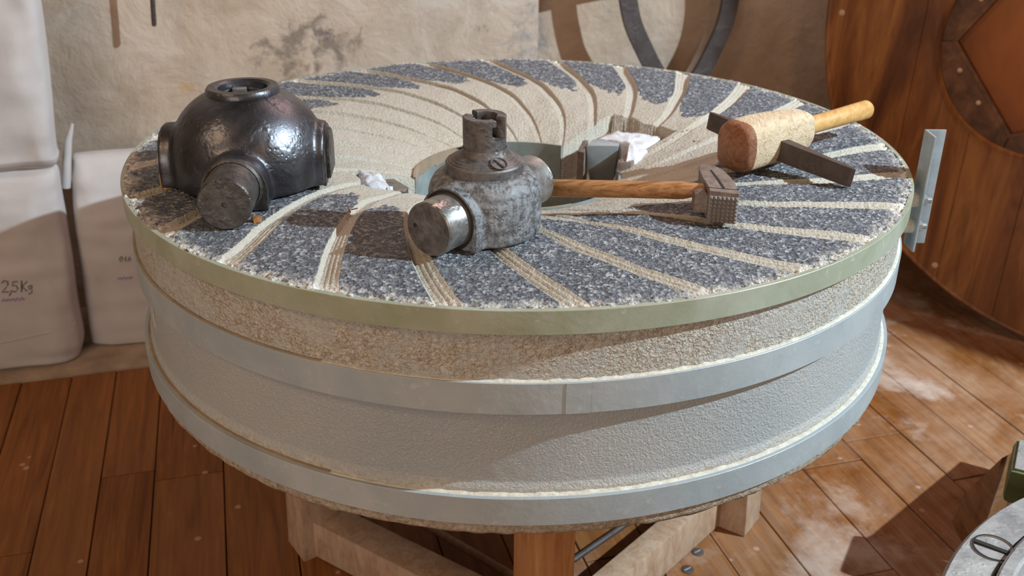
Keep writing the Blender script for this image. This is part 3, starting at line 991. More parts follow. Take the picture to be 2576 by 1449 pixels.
tag(wd2, 'pale wooden wedge under the left arm of the large iron hub', 'wedge')

# ================================================================= SMALL IRON HUB
sh = thing('small_iron_hub', 'smaller dusty grey iron hub with a slotted neck, front middle of the millstone', 'iron hub')
SC = (-0.043, -0.400, TOP + 0.0005)
A1 = math.atan2(-0.824, -0.567); A2 = A1 + PI
bm = bmesh.new()
prof = [(0, 0.0), (0.0755, 0.0), (0.0765, 0.008), (0.0770, 0.046), (0.0768, 0.057), (0.0740, 0.068), (0.068, 0.078), (0.058, 0.085), (0, 0.087)]
bm_lathe(bm, prof, 72, Matrix.Translation(SC))
for an in (A1, A2):
    bm_prism(bm, arch(0.0455 if an == A1 else 0.041, 0.081 if an == A1 else 0.075), armmat(SC, an), 0.0, 0.079 if an == A1 else 0.074)
body = from_bm('body', bm, 'small', sh, True)
md = body.modifiers.new('remesh', 'REMESH'); md.mode = 'VOXEL'; md.voxel_size = 0.0018; md.use_smooth_shade = True
md = body.modifiers.new('smooth', 'SMOOTH'); md.factor = 0.5; md.iterations = 9
nk = lathe('neck_ring', [(0.050, 0.080), (0.0528, 0.082), (0.0530, 0.096), (0.0515, 0.0985), (0.049, 0.0992), (0.0485, 0.1005), (0.045, 0.1018), (0.0445, 0.103), (0.041, 0.1043), (0.0405, 0.1055), (0.037, 0.1068), (0.033, 0.1085), (0.0305, 0.112), (0.0295, 0.117)], 'smalldk', sh, 72, Matrix.Translation(SC), 25)
# recessed screws in the neck ring
for an, rr in ((R_(-62), 0.041), (R_(130), 0.043)):
    c = Vector((SC[0] + rr * math.cos(an), SC[1] + rr * math.sin(an), SC[2] + 0.1025))
    nrm = Vector((math.cos(an) * 0.45, math.sin(an) * 0.45, 1)).normalized()
    mt = frame(c, nrm, (0, 0, 1)) @ Matrix.Rotation(PI / 2, 4, 'Y')
    sc = lathe('screw', [(0.0115, 0.003), (0.0118, 0.0038), (0.0108, 0.0038), (0.0104, 0.002), (0.0098, 0.0018), (0, 0.002)], 'smalldk', nk, 28, mt)
    bm = bmesh.new(); bm_box(bm, (0.0185, 0.0028, 0.0016), mt @ Matrix.Translation((0, 0, 0.0022)) @ Matrix.Rotation(0.4, 4, 'Z'))
    from_bm('slot', bm, 'dark', sc)
# slotted neck: thick wall cut through twice, with hooked openings
def neck_seg(a0, a1, z0, z1, ri, ro, n=14):
    bm = bmesh.new()
    ring = []
    for i in range(n + 1):
        a = a0 + (a1 - a0) * i / n
        ring.append([bm.verts.new((SC[0] + r * math.cos(a), SC[1] + r * math.sin(a), SC[2] + z)) for r, z in ((ri, z0), (ro, z0), (ro, z1 - 0.001), (ro - 0.0015, z1), (ri + 0.001, z1), (ri, z1 - 0.001))])
    for p, q_ in zip(ring[:-1], ring[1:]):
        for k in range(6):
            j = (k + 1) % 6
            bm.faces.new((p[k], p[j], q_[j], q_[k]))
    bm.faces.new(ring[0]); bm.faces.new(ring[-1][::-1])
    return bm
bm = bmesh.new()
bm_lathe(bm, [(0.0285, 0.112), (0.0290, 0.131), (0.0165, 0.131), (0.0165, 0.122), (0, 0.122)], 48, Matrix.Translation(SC))
tmp = bpy.data.meshes.new('t'); 
for a0, a1, z0, z1 in ((-205, -68, 0.130, 0.158), (-20, 118, 0.130, 0.160), (-68, -60, 0.130, 0.136), (-68, -56, 0.150, 0.158), (118, 127, 0.150, 0.160)):
    b2 = neck_seg(R_(a0), R_(a1), z0, z1, 0.0165, 0.0290)
    b2.to_mesh(tmp); bm.from_mesh(tmp); b2.free()
slotneck = angle_smooth(from_bm('slotted_neck', bm, 'smalldk', sh), 30)
for an, l1 in ((A1, 0.122), (A2, 0.119)):
    fl_ = prism('flange', arch(0.0455 if an == A1 else 0.041, 0.081 if an == A1 else 0.075, n=24), armmat(SC, an), 0.077 if an == A1 else 0.072, 0.0805 if an == A1 else 0.0755, 'small', sh, 0.0015)
    t_ = trunnion(sh, SC, an, 0.080, l1, 0.0362, 0.0370, 'polish', 'smalldk', 0.040, False)
    if an == A1:
        mt = armmat((SC[0], SC[1], SC[2] + 0.037), an)
        lathe('centre_boss', [(0.0062, l1 + 0.0004), (0.0062, l1 + 0.0012), (0.004, l1 + 0.0008), (0, l1 + 0.001)], 'smalldk', t_, 24, mt)
        lathe('oil_hole', [(0.003, l1 + 0.0009), (0, l1 + 0.001)], 'dark', t_, 16, mt @ Matrix.Translation((-0.021, 0.002, 0)))
        lathe('recess', [(0.0415, 0.0805), (0.0365, 0.0806)], 'dark', t_, 48, mt)

# ================================================================= BUSH HAMMER
bh = thing('bush_hammer', 'bush hammer with toothed steel head and brown wooden handle, right of the small iron hub', 'hammer')
h0 = ony(1753, 479, -0.327)
h1 = ony(1385, 473, -0.262)
ax = Vector(h1) - Vector(h0)
ax.normalize()
hz0 = h0[2]
def oval_tube(name, pts, rw, rh, m, parent, n=20):
    vs, fs = [], []
    pts = [Vector(p) for p in pts]
    for i, p in enumerate(pts):
        d = (pts[min(i + 1, len(pts) - 1)] - pts[max(i - 1, 0)]).normalized()
        s_ = d.cross(Vector((0, 0, 1))).normalized(); u = s_.cross(d)
        for k in range(n):
            a = 2 * PI * k / n
            vs.append(p + s_ * (rw[i] * math.cos(a)) + u * (rh[i] * math.sin(a)))
    for i in range(len(pts) - 1):
        for k in range(n):
            j = (k + 1) % n
            fs.append((i * n + k, i * n + j, (i + 1) * n + j, (i + 1) * n + k))
    fs.append(list(range(n))[::-1]); fs.append([(len(pts) - 1) * n + k for k in range(n)])
    return angle_smooth(mesh(name, vs, fs, m, parent), 50)
hp = Vector(h0)
end = Vector(h1) + ax * 0.045
oval_tube('handle', [hp - ax * 0.02, hp + ax * 0.008, hp + ax * 0.018, hp + ax * 0.026, hp + ax * 0.09, hp.lerp(end, 0.7), end - ax * 0.004, end],
          [0.009, 0.009, 0.0125, 0.0135, 0.0135, 0.0145, 0.0145, 0.011], [0.0105, 0.0105, 0.0125, 0.0130, 0.0125, 0.0130, 0.0135, 0.010], 'ash', bh)
# head: long axis away from the camera, face towards it
fl0 = onz(1779, 566, TOP + 0.0); fr0 = onz(1846, 572, TOP + 0.0)
fx = Vector((fr0[0] - fl0[0], fr0[1] - fl0[1], 0)).normalized()
fy = Vector((-fx.y, fx.x, 0))
bk = Vector((0.0, 1.0, 0)).normalized()
HO = Vector((fl0[0], fl0[1], TOP + 0.003))
HW = 0.0405; HH = 0.0455
def hpt(a, b, c):     # a across the face, b backwards, c up
    return HO + fx * a + bk * b + Vector((0, 0, c))
out = [(0.0, 0.004), (0.001, 0.030), (-0.001, 0.060), (0.0, 0.098), (0.004, 0.118), (0.012, 0.126), (0.026, 0.124), (0.036, 0.106), (0.0415, 0.075), (0.043, 0.045), (HW, 0.030), (HW, 0.004)]
bm = bmesh.new()
lo = [bm.verts.new(hpt(x, y, 0.0)) for x, y in out]
hi = [bm.verts.new(hpt(x, y, HH)) for x, y in out]
bm.faces.new(lo); bm.faces.new(hi[::-1])
for i in range(len(out)):
    j = (i + 1) % len(out)
    bm.faces.new((lo[i], lo[j], hi[j], hi[i]))
bmesh.ops.recalc_face_normals(bm, faces=bm.faces)
bmesh.ops.bevel(bm, geom=bm.edges[:], offset=0.0010, segments=1, affect='EDGES')
head = angle_smooth(from_bm('head', bm, 'rust', bh))
# slit on top and seam behind the striking block
s_a, s_b = hpt(0.022, 0.020, HH + 0.0002), hpt(0.017, 0.098, HH + 0.0002)
tube('slit', [s_a, s_a.lerp(s_b, 0.5) + Vector((0.0008, 0, 0)), s_b], [1.0, 1.1, 0.7], 'dark', head, flat=((0, 0, 1), 0.0034, 0.0006))
tube('seam', [hpt(-0.0004, 0.019, HH + 0.0002), hpt(HW + 0.0006, 0.019, HH + 0.0002)], 1, 'dark', head, flat=((0, 0, 1), 0.0011, 0.0006))
# 7 x 7 pyramids on the striking face
nt = 7
th_ = HW / nt; tv = (HH - 0.006) / nt
for r in range(nt):
    for c in range(nt):
        a0, a1 = c * th_, (c + 1) * th_
        z0_, z1_ = r * tv + 0.0005, (r + 1) * tv + 0.0005
        vs = [hpt(a0, 0.005, z0_), hpt(a1, 0.005, z0_), hpt(a1, 0.005, z1_), hpt(a0, 0.005, z1_), hpt((a0 + a1) / 2, -0.0028, (z0_ + z1_) / 2)]
        mesh('tooth', vs, [(0, 1, 4), (1, 2, 4), (2, 3, 4), (3, 0, 4), (3, 2, 1, 0)], 'toothdk', head)
# clamping wedge peg with a pyramid point at the left of the head
pg0 = hpt(-0.018, 0.020, 0.010)
bm = bmesh.new()
d0 = [hpt(-0.017, 0.018, 0.008), hpt(0.001, 0.018, 0.008), hpt(0.001, 0.040, 0.008), hpt(-0.017, 0.040, 0.008)]
lo = [bm.verts.new(p) for p in d0]
hi = [bm.verts.new(p + Vector((0, 0, 0.026))) for p in d0]
bm.faces.new(lo[::-1])
for i in range(4):
    bm.faces.new((lo[i], lo[(i + 1) % 4], hi[(i + 1) % 4], hi[i]))
tipv = bm.verts.new(hpt(-0.004, 0.030, 0.041))
for i in range(4):
    bm.faces.new((hi[i], hi[(i + 1) % 4], tipv))
from_bm('wedge_peg', bm, 'rust', head)

# ================================================================= MALLET WITH STEEL BLADE (mill bill in its thrift)
ml = thing('mill_bill', 'pale wooden mallet holding a flat steel dressing blade, right side of the millstone', 'mallet')
m0 = Vector((0.338, -0.158, TOP + 0.0425)); m1 = Vector((0.496, -0.040, TOP + 0.047))
axm = (m1 - m0).normalized()
hend = m0 + axm * 0.350
sd_ = axm.cross(Vector((0, 0, 1))).normalized(); upm = sd_.cross(axm)
vs, fs = [], []
secs = [(l * 0.88, a * 0.97, b * 0.97) for l, a, b in [(0.000, 0.024, 0.026), (0.002, 0.031, 0.034), (0.008, 0.035, 0.039), (0.02, 0.037, 0.041), (0.06, 0.038, 0.0405), (0.11, 0.037, 0.039), (0.15, 0.0355, 0.037), (0.18, 0.033, 0.034), (0.192, 0.028, 0.029), (0.198, 0.018, 0.019)]]
NM = 40
for l, rw, rh in secs:
    for k in range(NM):
        a = 2 * PI * k / NM
        ca, sa = math.cos(a), math.sin(a)
        e = 0.62
        x = rw * math.copysign(abs(ca) ** e, ca); z = rh * math.copysign(abs(sa) ** e, sa)
        p = m0 + axm * l + sd_ * x + upm * z
        nn = mnoise.noise(p * 45) * 0.0025
        vs.append(p + (sd_ * x + upm * z).normalized() * nn)
for i in range(len(secs) - 1):
    for k in range(NM):
        j = (k + 1) % NM
        fs.append((i * NM + k, i * NM + j, (i + 1) * NM + j, (i + 1) * NM + k))
fs.append([(len(secs) - 1) * NM + k for k in range(NM)])
blockm = angle_smooth(mesh('mallet_block', vs, fs, 'thrift', ml), 60)
# smooth red brown striking end
NE = 4
vs2 = []
for i in range(NE):
    cc_ = m0 + axm * secs[i][0]
    for v in vs[i * NM:(i + 1) * NM]:
        d_ = Vector(v) - cc_
        vs2.append(Vector(v) + d_.normalized() * 0.0006 - axm * (0.0006 if i < 2 else 0))
vs2.append(m0 - axm * 0.003)
fs2 = [(i * NM + k, i * NM + (k + 1) % NM, (i + 1) * NM + (k + 1) % NM, (i + 1) * NM + k) for i in range(NE - 1) for k in range(NM)]
fs2 += [((k + 1) % NM, k, NE * NM) for k in range(NM)]
ef = angle_smooth(mesh('striking_end', vs2, fs2, 'endgrain', ml), 60)
oval_tube('handle', [m0 + axm * 0.165, m0 + axm * 0.19, m0 + axm * 0.26, hend - axm * 0.008, hend - axm * 0.002, hend + axm * 0.001],
          [0.0145, 0.0145, 0.0150, 0.0160, 0.0125, 0.006], [0.0150, 0.0150, 0.0155, 0.0165, 0.013, 0.006], 'beech', ml, 28)
# blade through the block
bR = Vector(onz(2146, 449, TOP + 0.016)); bL = Vector(onz(1782, 302, TOP + 0.052))
bd = (bR - bL).normalized(); bs = bd.cross(Vector((0, 0, 1))).normalized(); bu = bs.cross(bd)
Lb = (bR - bL).length
bm = bmesh.new()
rings = []
for f, hh, tt in ((0.0, 0.0145, 0.0012), (0.02, 0.0150, 0.003), (0.35, 0.0165, 0.0085), (0.5, 0.0170, 0.0095), (0.65, 0.0165, 0.0085), (0.98, 0.0150, 0.003), (1.0, 0.0145, 0.0010)):
    c = bL + bd * (Lb * f)
    rings.append([bm.verts.new(c + bs * (sx * tt) + bu * (sz * hh)) for sx, sz in ((-1, -1), (1, -1), (1, 1), (-1, 1))])
for p, q_ in zip(rings[:-1], rings[1:]):
    for k in range(4):
        j = (k + 1) % 4
        bm.faces.new((p[k], p[j], q_[j], q_[k]))
bm.faces.new(rings[0][::-1]); bm.faces.new(rings[-1])
blade = from_bm('steel_blade', bm, 'pick', ml)
# mortise mouth where the blade leaves the wood
cm = bL + bd * (Lb * 0.5)

# ================================================================= BACKGROUND
# large round wooden case lid on its edge
lid = thing('millstone_case_lid', 'large round brown wooden case lid with framed opening, standing on edge at right', 'wooden lid')
hdir = Vector((math.cos(R_(34)), -math.sin(R_(34)), 0))
LR = 0.895
Bp = Vector((1.590, 0.745, 0.0))
tilt = R_(7)
back = Vector((math.sin(R_(34)), math.cos(R_(34)), 0))
upv = Vector((0, 0, 1)) * math.cos(tilt) + back * math.sin(tilt)
nrm = hdir.cross(upv)           # towards the camera side
if nrm.y > 0: nrm = -nrm
LC = Bp + upv * LR
lm = Matrix(((hdir.x, upv.x, nrm.x, LC.x), (hdir.y, upv.y, nrm.y, LC.y), (hdir.z, upv.z, nrm.z, LC.z), (0, 0, 0, 1)))
lmi = lm.inverted()
rc = onplane(2663, 118, LC, nrm); rcl = lmi @ Vector(rc)
rl = lmi @ Vector(onplane(2357, 118, LC, nrm))
RR0 = (rl - rcl).length
pa = lmi @ Vector(onplane(2397, 103, LC, nrm)); pb = lmi @ Vector(onplane(2554, 355, LC, nrm))
hp_r = (pa - rcl).length
# boards of the lid: vertical planks clipped to the circle with the pentagon opening left out
pent0 = math.atan2(pa.y - rcl.y, pa.x - rcl.x)
pent = [(rcl.x + hp_r * math.cos(pent0 + 2 * PI * k / 5), rcl.y + hp_r * math.sin(pent0 + 2 * PI * k / 5)) for k in range(5)]
xs = [-LR, -0.62, -0.44, -0.27, -0.10, 0.07, 0.24, 0.42, 0.60, LR]
def circ_y(x, r=LR): return math.sqrt(max(r * r - x * x, 0))
for a, b in zip(xs[:-1], xs[1:]):
    n = 22
    g = 0.0008
    a2, b2 = a + g, b - g
    top = [(a2 + (b2 - a2) * i / n) for i in range(n + 1)]
    def ring_cut(x):
        d = x - rcl.x
        rr = RR0 * 0.97
        return (rcl.y - math.sqrt(rr * rr - d * d), rcl.y + math.sqrt(rr * rr - d * d)) if abs(d) < rr else None
    def add(lo, hi):
        bm = bmesh.new()
        pts = [(x, lo(x)) for x in top] + [(x, hi(x)) for x in reversed(top)]
        pts2 = []
        for p in pts:
            if not pts2 or (abs(p[0] - pts2[-1][0]) + abs(p[1] - pts2[-1][1])) > 1e-5: pts2.append(p)
        bm_prism(bm, pts2, lm, -0.030, 0.0)
        from_bm('board', bm, 'case', lid)
    cuts = [ring_cut(x) for x in top]
    if any(c is None for c in cuts) and all(c is None for c in cuts):
        add(lambda x: -circ_y(x), lambda x: circ_y(x))
    else:
        f0 = lambda x: (ring_cut(x) or (rcl.y, rcl.y))
        add(lambda x: -circ_y(x), lambda x: f0(x)[0])
        add(lambda x: f0(x)[1], lambda x: circ_y(x))
# rounded rim hoop, raised ring, five dark frame pieces and the inset panel
def ringpart(name, cx, cy, prof, m, seg=120):
    return lathe(name, prof, m, lid, seg, lm @ Matrix.Translation((cx, cy, 0)), 40)
ringpart('rim_hoop', 0, 0, [(LR - 0.004, -0.032), (LR + 0.003, -0.030), (LR + 0.003, 0.0), (LR - 0.002, 0.004), (LR - 0.010, 0.002), (LR - 0.010, -0.01)], 'case', 180)
ringpart('ring_moulding', rcl.x, rcl.y, [(RR0 + 0.004, -0.001), (RR0 + 0.003, 0.006), (RR0 - 0.005, 0.008), (RR0 - 0.011, 0.004), (RR0 - 0.012, -0.03)], 'case')
for k in range(5):
    p0, p1 = Vector(pent[k]), Vector(pent[(k + 1) % 5])
    a0 = math.atan2(p0.y - rcl.y, p0.x - rcl.x); a1 = math.atan2(p1.y - rcl.y, p1.x - rcl.x)
    if a1 < a0: a1 += 2 * PI
    a0 += 0.006; a1 -= 0.006
    pts = [(rcl.x + (RR0 - 0.008) * math.cos(a0 + (a1 - a0) * i / 12), rcl.y + (RR0 - 0.008) * math.sin(a0 + (a1 - a0) * i / 12)) for i in range(13)]
    pts += [tuple(p1.lerp(p0, 0.008)), tuple(p0.lerp(p1, 0.008))]
    bm = bmesh.new(); bm_prism(bm, pts, lm, -0.022, -0.003)
    fp_ = from_bm('frame_piece', bm, 'casedk', lid)
    e = (p1 - p0).normalized(); inn = Vector((-e.y, e.x))
    if inn.dot(Vector((rcl.x, rcl.y)) - p0) < 0: inn = -inn
    q0 = p0 + inn * 0.0; q1 = p1
    pts = [tuple(p0), tuple(p1), tuple(p1 - (p1 - Vector((rcl.x, rcl.y))) * 0.045), tuple(p0 - (p0 - Vector((rcl.x, rcl.y))) * 0.045)]
    bm = bmesh.new(); bm_prism(bm, pts, lm, -0.030, 0.0)
    from_bm('bead', bm, 'casedk', fp_)
    mid = p0.lerp(p1, 0.5); mid = mid + (mid - Vector((rcl.x, rcl.y))).normalized() * 0.022
    for tt in (-0.30, 0.12):
        c = mid + (p1 - p0) * tt * 0.8
        c = Vector((rcl.x, rcl.y)) + (c - Vector((rcl.x, rcl.y))).normalized() * ((c - Vector((rcl.x, rcl.y))).length)
        lathe('nail', [(0, 0.0022), (0.004, 0.0016), (0.0065, 0)], 'nail', fp_, 12, lm @ Matrix.Translation((c.x, c.y, -0.003)))
bm = bmesh.new(); bm_prism(bm, pent, lm, -0.048, -0.034)
from_bm('inset_panel', bm, 'case_in', lid)
for px_, py_ in ((2118, 32), (2352, 667)):
    c = lmi @ Vector(onplane(px_, py_, LC, nrm))
    lathe('wood_plug', [(0, 0.0015), (0.006, 0.0012), (0.0085, 0)], 'nail', lid, 16, lm @ Matrix.Translation((c.x, c.y, 0.0)))

# iron lifting tongs hanging in front of the right wall
tg = thing('lifting_tongs', 'pair of curved black iron lifting arms hanging before the wall behind the millstone', 'lifting tongs')
tpn = WN; tpp = W0 + WD * (s_c + 0.4) + WN * (0.115)
def TP(x, y): return Vector(onplane(x, y, tpp, tpn))
for pts in (((1640, -330), (1598, -240), (1578, -150), (1573, -70), (1580, 0), (1593, 62), (1620, 124), (1650, 182), (1690, 240)),
            ((1775, -330), (1815, -240), (1836, -150), (1841, -70), (1836, 0), (1822, 62), (1795, 124), (1762, 186), (1715, 250))):
    P_ = [TP(*p) for p in pts]
    sm = []
    for i in range(len(P_) - 1):
        p0 = P_[max(i - 1, 0)]; p1 = P_[i]; p2 = P_[i + 1]; p3 = P_[min(i + 2, len(P_) - 1)]
        for k in range(4):
            u = k / 4
            sm.append(0.5 * ((2 * p1) + (p2 - p0) * u + (2 * p0 - 5 * p1 + 4 * p2 - p3) * u * u + (3 * p1 - p0 - 3 * p2 + p3) * u ** 3))
    sm.append(P_[-1])
    bm = bmesh.new(); bm_tube(bm, sm, 1, flat=(Vector(tpn), 0.053, 0.014))
    bmesh.ops.recalc_face_normals(bm, faces=bm.faces)
    from_bm('curved_arm', bm, 'bar', tg)
cb = tube('crossbar', [TP(1478, -92), TP(1905, -138)], 1, 'bar', tg, flat=(Vector(tpn), 0.055, 0.03))
cpin = TP(1708, -335)
tube('hanging_screw', [cpin - Vector((0, 0, 0.02)), cpin + Vector((0, 0, 3.0 - cpin.z))], 0.018, 'bar', tg, 16)
box('pivot_block', (0.17, 0.03, 0.05), frame(cpin, Vector(WD), (0, 0, 1)), 'bar', tg, 0.004)

# thin iron rod hanging by the wall at left
rp = W0 + WN * 0.10
a_ = Vector(onplane(388, 66, rp, WN)); b_ = Vector(onplane(372, -180, rp, WN))
rod = tube('iron_rod', [a_, a_.lerp(b_, 0.02), b_, (b_.x, b_.y, 3.0)], [0.0045, 0.0065, 0.0065, 0.0065], 'bar', None, 12)
tag(rod, 'thin black iron rod end hanging in front of the left wall above the sacks', 'rod')

# flour sacks
def sack(name, rows, depth, plane_p, label, seed, tex=None, cat='sack', group=None, botdepth=None):
    """rows: (y_pixel, x_left, x_right, depth factor); rows bottom to top on a vertical plane through plane_p facing the room"""
    root = thing(name, label, cat, group)
    n = 44
    vs, fs = [], []
    # refine rows
    rr = []
    for i in range(len(rows) - 1):
        for k in range(6):
            u = k / 6
            p0 = rows[max(i - 1, 0)]; p1 = rows[i]; p2 = rows[i + 1]; p3 = rows[min(i + 2, len(rows) - 1)]
            rr.append(tuple(0.5 * ((2 * p1[c]) + (p2[c] - p0[c]) * u + (2 * p0[c] - 5 * p1[c] + 4 * p2[c] - p3[c]) * u * u + (3 * p1[c] - p0[c] - 3 * p2[c] + p3[c]) * u ** 3) for c in range(4)))
    rr.append(rows[-1])
    for (y, xl, xr, df) in rr:
        a = Vector(onplane(xl, y, plane_p, WN)); b = Vector(onplane(xr, y, plane_p, WN))
        c = (a + b) / 2; w = (b - a).length / 2
        zz = c.z
        cc = c - Vector(WN) * (depth * 0.5)
        for k in range(n):
            t_ = 2 * PI * k / n
            ca, sa = math.cos(t_), math.sin(t_)
            e = 0.42
            X = w * math.copysign(abs(ca) ** e, ca); Y = max(df, 0.03) * depth * 0.5 * math.copysign(abs(sa) ** e, sa)
            p = cc + Vector(WD) * X + Vector(WN) * Y + Vector((0, 0, 0))
            ns = mnoise.noise(Vector((X * 9 + seed, zz * 5, Y * 3))) * 0.020 + mnoise.noise(Vector((X * 5 + seed, zz * 30, Y * 2 + 4))) * 0.007 + mnoise.noise(Vector((X * 28 + seed, zz * 12 + X * 20, 1))) * 0.005
            p += Vector(WN) * ns * (1 if sa > 0 else 0.3)
            vs.append((p.x, p.y, max(p.z, 0.010)))
    for i in range(len(rr) - 1):
        for k in range(n):
            j = (k + 1) % n
            fs.append((i * n + k, i * n + j, (i + 1) * n + j, (i + 1) * n + k))
    fs.append(list(range(n))[::-1]); fs.append([(len(rr) - 1) * n + k for k in range(n)])
    b = mesh('sack_body', vs, fs, 'paper', root, True)
    md = b.modifiers.new('sub', 'SUBSURF'); md.levels = 1; md.render_levels = 1
    return root, b

DG = 0.26
pl1 = np.array(onz(100, 925, 0.01)); pl2 = np.array(onz(290, 872, 0.01))
sk1, b1_ = sack('flour_sack', [(938, -190, 196, 0.80), (925, -196, 203, 0.93), (890, -198, 206, 1.0), (800, -200, 190, 1.0), (700, -200, 178, 0.97), (600, -195, 160, 0.92), (520, -190, 146, 0.85), (468, -185, 139, 0.72), (452, -180, 130, 0.45), (446, -170, 118, 0.2)], 0.15, pl1,
     'tall white paper flour sack marked 2,5 Kg, standing at the left edge', 1)
pl1b = pl1
sk3, b3_ = sack('flour_sack', [(449, -180, 118, 0.3), (444, -185, 134, 0.5), (425, -190, 140, 0.80), (395, -190, 132, 0.9), (250, -190, 118, 1.0), (120, -190, 104, 1.0), (0, -190, 86, 0.95), (-90, -190, 60, 0.8), (-130, -180, 20, 0.3)], 0.14, pl1 - WN * 0.005,
     'white paper flour sack lying on top of the large sack at the left edge', 5)
sk2, b2_ = sack('flour_sack', [(871, 228, 500, 0.85), (860, 222, 504, 0.95), (800, 212, 508, 1.0), (700, 198, 512, 1.0), (600, 184, 512, 0.95), (520, 176, 510, 0.88), (450, 170, 505, 0.7), (415, 168, 500, 0.45), (404, 172, 498, 0.16)], 0.19, pl2,
     'shorter white paper flour sack with a pinched corner, half hidden behind the millstone', 9)
# pinched ear of the second sack
e0 = [Vector(onplane(x, y, pl2 - WN * 0.05, WN)) for x, y in ((166, 470), (168, 400), (172, 350), (182, 312))]
oval_tube('sack_ear', e0, [0.016, 0.014, 0.010, 0.004], [0.012, 0.011, 0.009, 0.004], 'paper', sk2, 16)
# handwriting on the sacks
def fronty(px_, py_, body, off=0.0015):
    """first hit of the pixel's ray on the sack body's front"""
    dg = bpy.context.evaluated_depsgraph_get()
    d = ray(px_, py_); d = Vector(d).normalized()
    ok, loc, nr, _ = body.ray_cast(Vector(CP), d)
    if ok: return loc - d * off
    return Vector(onplane(px_, py_, pl1, WN))
bpy.context.view_layer.update()
def stroke(name, pix, body, root, m, r):
    P_ = [fronty(x, y, body) for x, y in pix]
    tube(name, P_, r, m, root, 6)
def writing(strokes, body, root, m, r):
    bm = bmesh.new()
    for st in strokes:
        bm_tube(bm, [fronty(x, y, body) for x, y in st], r, 6)
    return from_bm('handwriting', bm, m, root)
two = [(4, 712), (10, 706), (18, 708), (20, 716), (12, 727), (4, 735), (22, 734)]
five = [(44, 708), (32, 710), (31, 719), (40, 718), (45, 726), (39, 734), (30, 733)]
comma = [(28, 730), (27, 737), (23, 744)]
K1 = [(54, 706), (54, 735)]; K2 = [(68, 708), (55, 721), (68, 733)]
g_ = [(79, 718), (72, 720), (73, 728), (79, 726), (80, 718), (80, 736), (72, 740)]
writing([two, five, comma, K1, K2, g_], b1_, sk1, 'ink', 0.0014)
st = [[(x, 756 + 3 * math.sin(x * 0.55) - x * 0.08) for x in range(4, 62, 3)]]
o = writing(st, b1_, sk1, 'violet', 0.002)
writing([[(300, 652), (305, 645), (310, 652), (305, 658), (300, 652)], [(316, 646), (316, 658)], [(322, 657), (325, 646), (329, 656)]], b2_, sk2, 'ink', 0.0012)
writing([[(x, 700 + 2.5 * math.sin(x * 0.6) - (x - 300) * 0.06) for x in range(297, 334, 3)]], b2_, sk2, 'violet', 0.002)
# fold creases
writing([[(0, 862), (60, 850), (120, 836), (190, 812)]], b1_, sk1, 'paper', 0.0022)

# machine in the near right corner: brown wooden block, green casting and a grey cast disc
cz = 0.42
pts = [np.array(onz(x, y, cz)) for x, y in ((2366, 1449), (2405, 1378), (2460, 1318), (2520, 1272), (2576, 1245))]
A_ = np.array([[2 * p[0], 2 * p[1], 1] for p in pts]); bb = np.array([p[0] ** 2 + p[1] ** 2 for p in pts])
sol = np.linalg.lstsq(A_, bb, rcond=None)[0]
DC = sol[:2]; DR = math.sqrt(sol[2] + DC @ DC)
if not (0.12 < DR < 0.6):
    DR = 0.3; DC = np.array([pts[2][0] + 0.24, pts[2][1] - 0.18])
inn = np.array(onz(2540, 1400, cz)); RI = float(np.linalg.norm(inn[:2] - DC))
disc = thing('cast_iron_drum', 'grey cast iron drum with slotted screw and raised inner ring, near bottom right corner', 'machine part')
mt = Matrix.Translation((DC[0], DC[1], 0))
lathe('drum_shell', [(DR - 0.01, 0.0), (DR - 0.004, 0.02), (DR - 0.012, 0.06), (DR - 0.012, cz - 0.05), (DR - 0.002, cz - 0.03), (DR, cz - 0.006), (DR - 0.005, cz), (RI + 0.006, cz + 0.001), (RI + 0.004, cz - 0.008)], 'casting', disc, 120, mt)
lathe('inner_ring', [(RI + 0.001, cz - 0.008), (RI, cz + 0.010), (RI - 0.004, cz + 0.014), (RI - 0.018, cz + 0.014), (RI - 0.022, cz + 0.010), (RI - 0.022, cz - 0.03), (0, cz - 0.03)], 'casting', disc, 120, mt)
sp = onz(2500, 1378, cz + 0.002)
sc = lathe('slotted_screw', [(0.0285, -0.004), (0.0285, 0.0005), (0.0265, 0.0007), (0.0260, -0.002), (0, -0.0015)], 'casting', disc, 40, Matrix.Translation(sp))
bm = bmesh.new(); bm_lathe(bm, [(0.0262, 0.0009), (0.0288, 0.0009), (0.0288, 0.0002)], 40, Matrix.Translation(sp))
from_bm('screw_gap', bm, 'dark', sc)
bm = bmesh.new(); bm_box(bm, (0.052, 0.007, 0.003), Matrix.Translation(sp) @ Matrix.Rotation(-0.62, 4, 'Z'))
from_bm('screw_groove', bm, 'dark', sc)

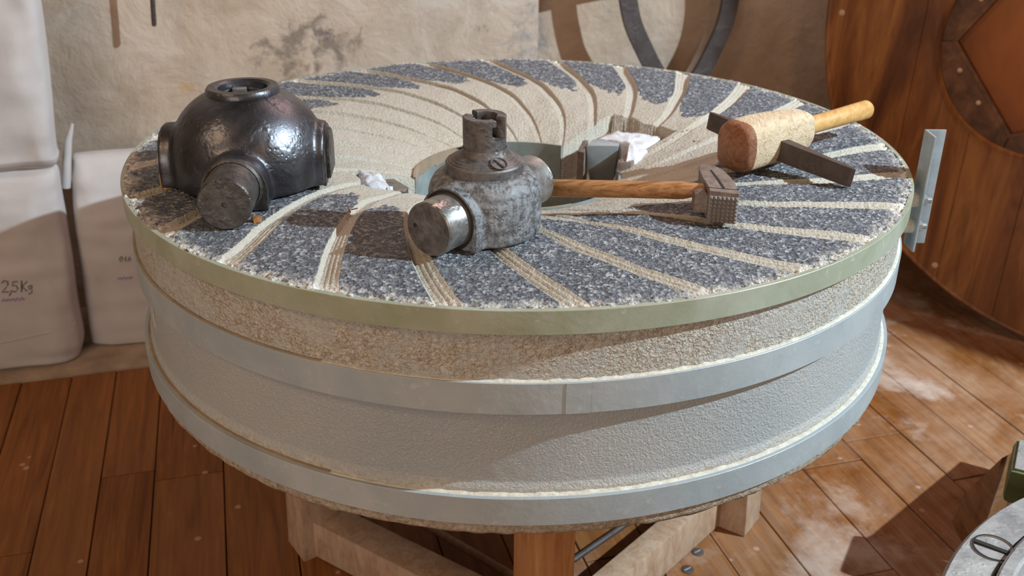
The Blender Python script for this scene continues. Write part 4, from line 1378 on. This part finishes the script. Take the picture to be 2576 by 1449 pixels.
wb = thing('brown_wooden_block', 'brown faceted wooden block with a green painted cap, behind the grey iron drum', 'block')
bt = 0.26
tops = [onz(x, y, z) for x, y, z in ((2412, 1362, 0.0), (2395, 1312, 0.0), (2428, 1240, 0.10), (2533, 1153, bt))]
c0 = Vector(tops[1]); c1 = Vector(tops[2]); c2 = Vector(tops[3])
vsb = [Vector(tops[0]), c0, c1, c2]
off = Vector((0.26, -0.04, 0.0)); 
bm = bmesh.new()
fr = [(c0.x, c0.y), (c0.x + 0.012, c0.y - 0.05), (c0.x + 0.10, c0.y - 0.12), (c0.x + 0.28, c0.y - 0.12), (c0.x + 0.28, c0.y + 0.12), (c2.x + 0.02, c2.y + 0.02), (c2.x - 0.01, c2.y)]
lo = [bm.verts.new((x, y, 0.0)) for x, y in fr]
zt_ = [c1.z + 0.00, c1.z, c1.z + 0.05, bt, bt, bt, bt]
sh_ = [(c1.x - c0.x, c1.y - c0.y), (c1.x - c0.x, c1.y - c0.y), (0.03, 0.02), (0, 0), (0, 0), (0, 0), (0, 0)]
hi = [bm.verts.new((x + s2[0], y + s2[1], z)) for (x, y), z, s2 in zip(fr, zt_, sh_)]
bm.faces.new(lo[::-1]); bm.faces.new(hi)
for i in range(len(fr)):
    j = (i + 1) % len(fr)
    bm.faces.new((lo[i], lo[j], hi[j], hi[i]))
bmesh.ops.triangulate(bm, faces=bm.faces[:])
from_bm('wooden_body', bm, 'brownwood', wb)
g0 = Vector(onz(2560, 1170, bt + 0.02))
cap = box('green_cap', (0.16, 0.12, 0.07), Matrix.Translation((g0.x + 0.06, g0.y - 0.03, bt + 0.005)) @ Matrix.Rotation(-0.5, 4, 'Z'), 'green', wb, 0.012)
box('dusty_top', (0.145, 0.105, 0.004), Matrix.Translation((g0.x + 0.06, g0.y - 0.03, bt + 0.041)) @ Matrix.Rotation(-0.5, 4, 'Z'), 'casting', wb, 0.0015)

# tall board partition added out of view beside the lamp; its edge cuts the lamp's light off the case lid
part = thing('light_blocker', 'tall board partition added out of view at right to shade the case lid', 'blocker')
lx, ly = LAMP[0], LAMP[1]
for k in range(3):
    a0 = R_(136.5 - k * 10.5); a1 = R_(136.5 - (k + 1) * 10.5 + 0.3)
    p0 = Vector((lx + 0.95 * math.cos(a0), ly + 0.95 * math.sin(a0), 0)); p1 = Vector((lx + 0.95 * math.cos(a1), ly + 0.95 * math.sin(a1), 0))
    box('board', ((p1 - p0).length, 0.025, 3.0), frame((p0 + p1) / 2 + Vector((0, 0, 1.5)), p1 - p0, (0, 0, 1)), 'timber2', part, 0.003)
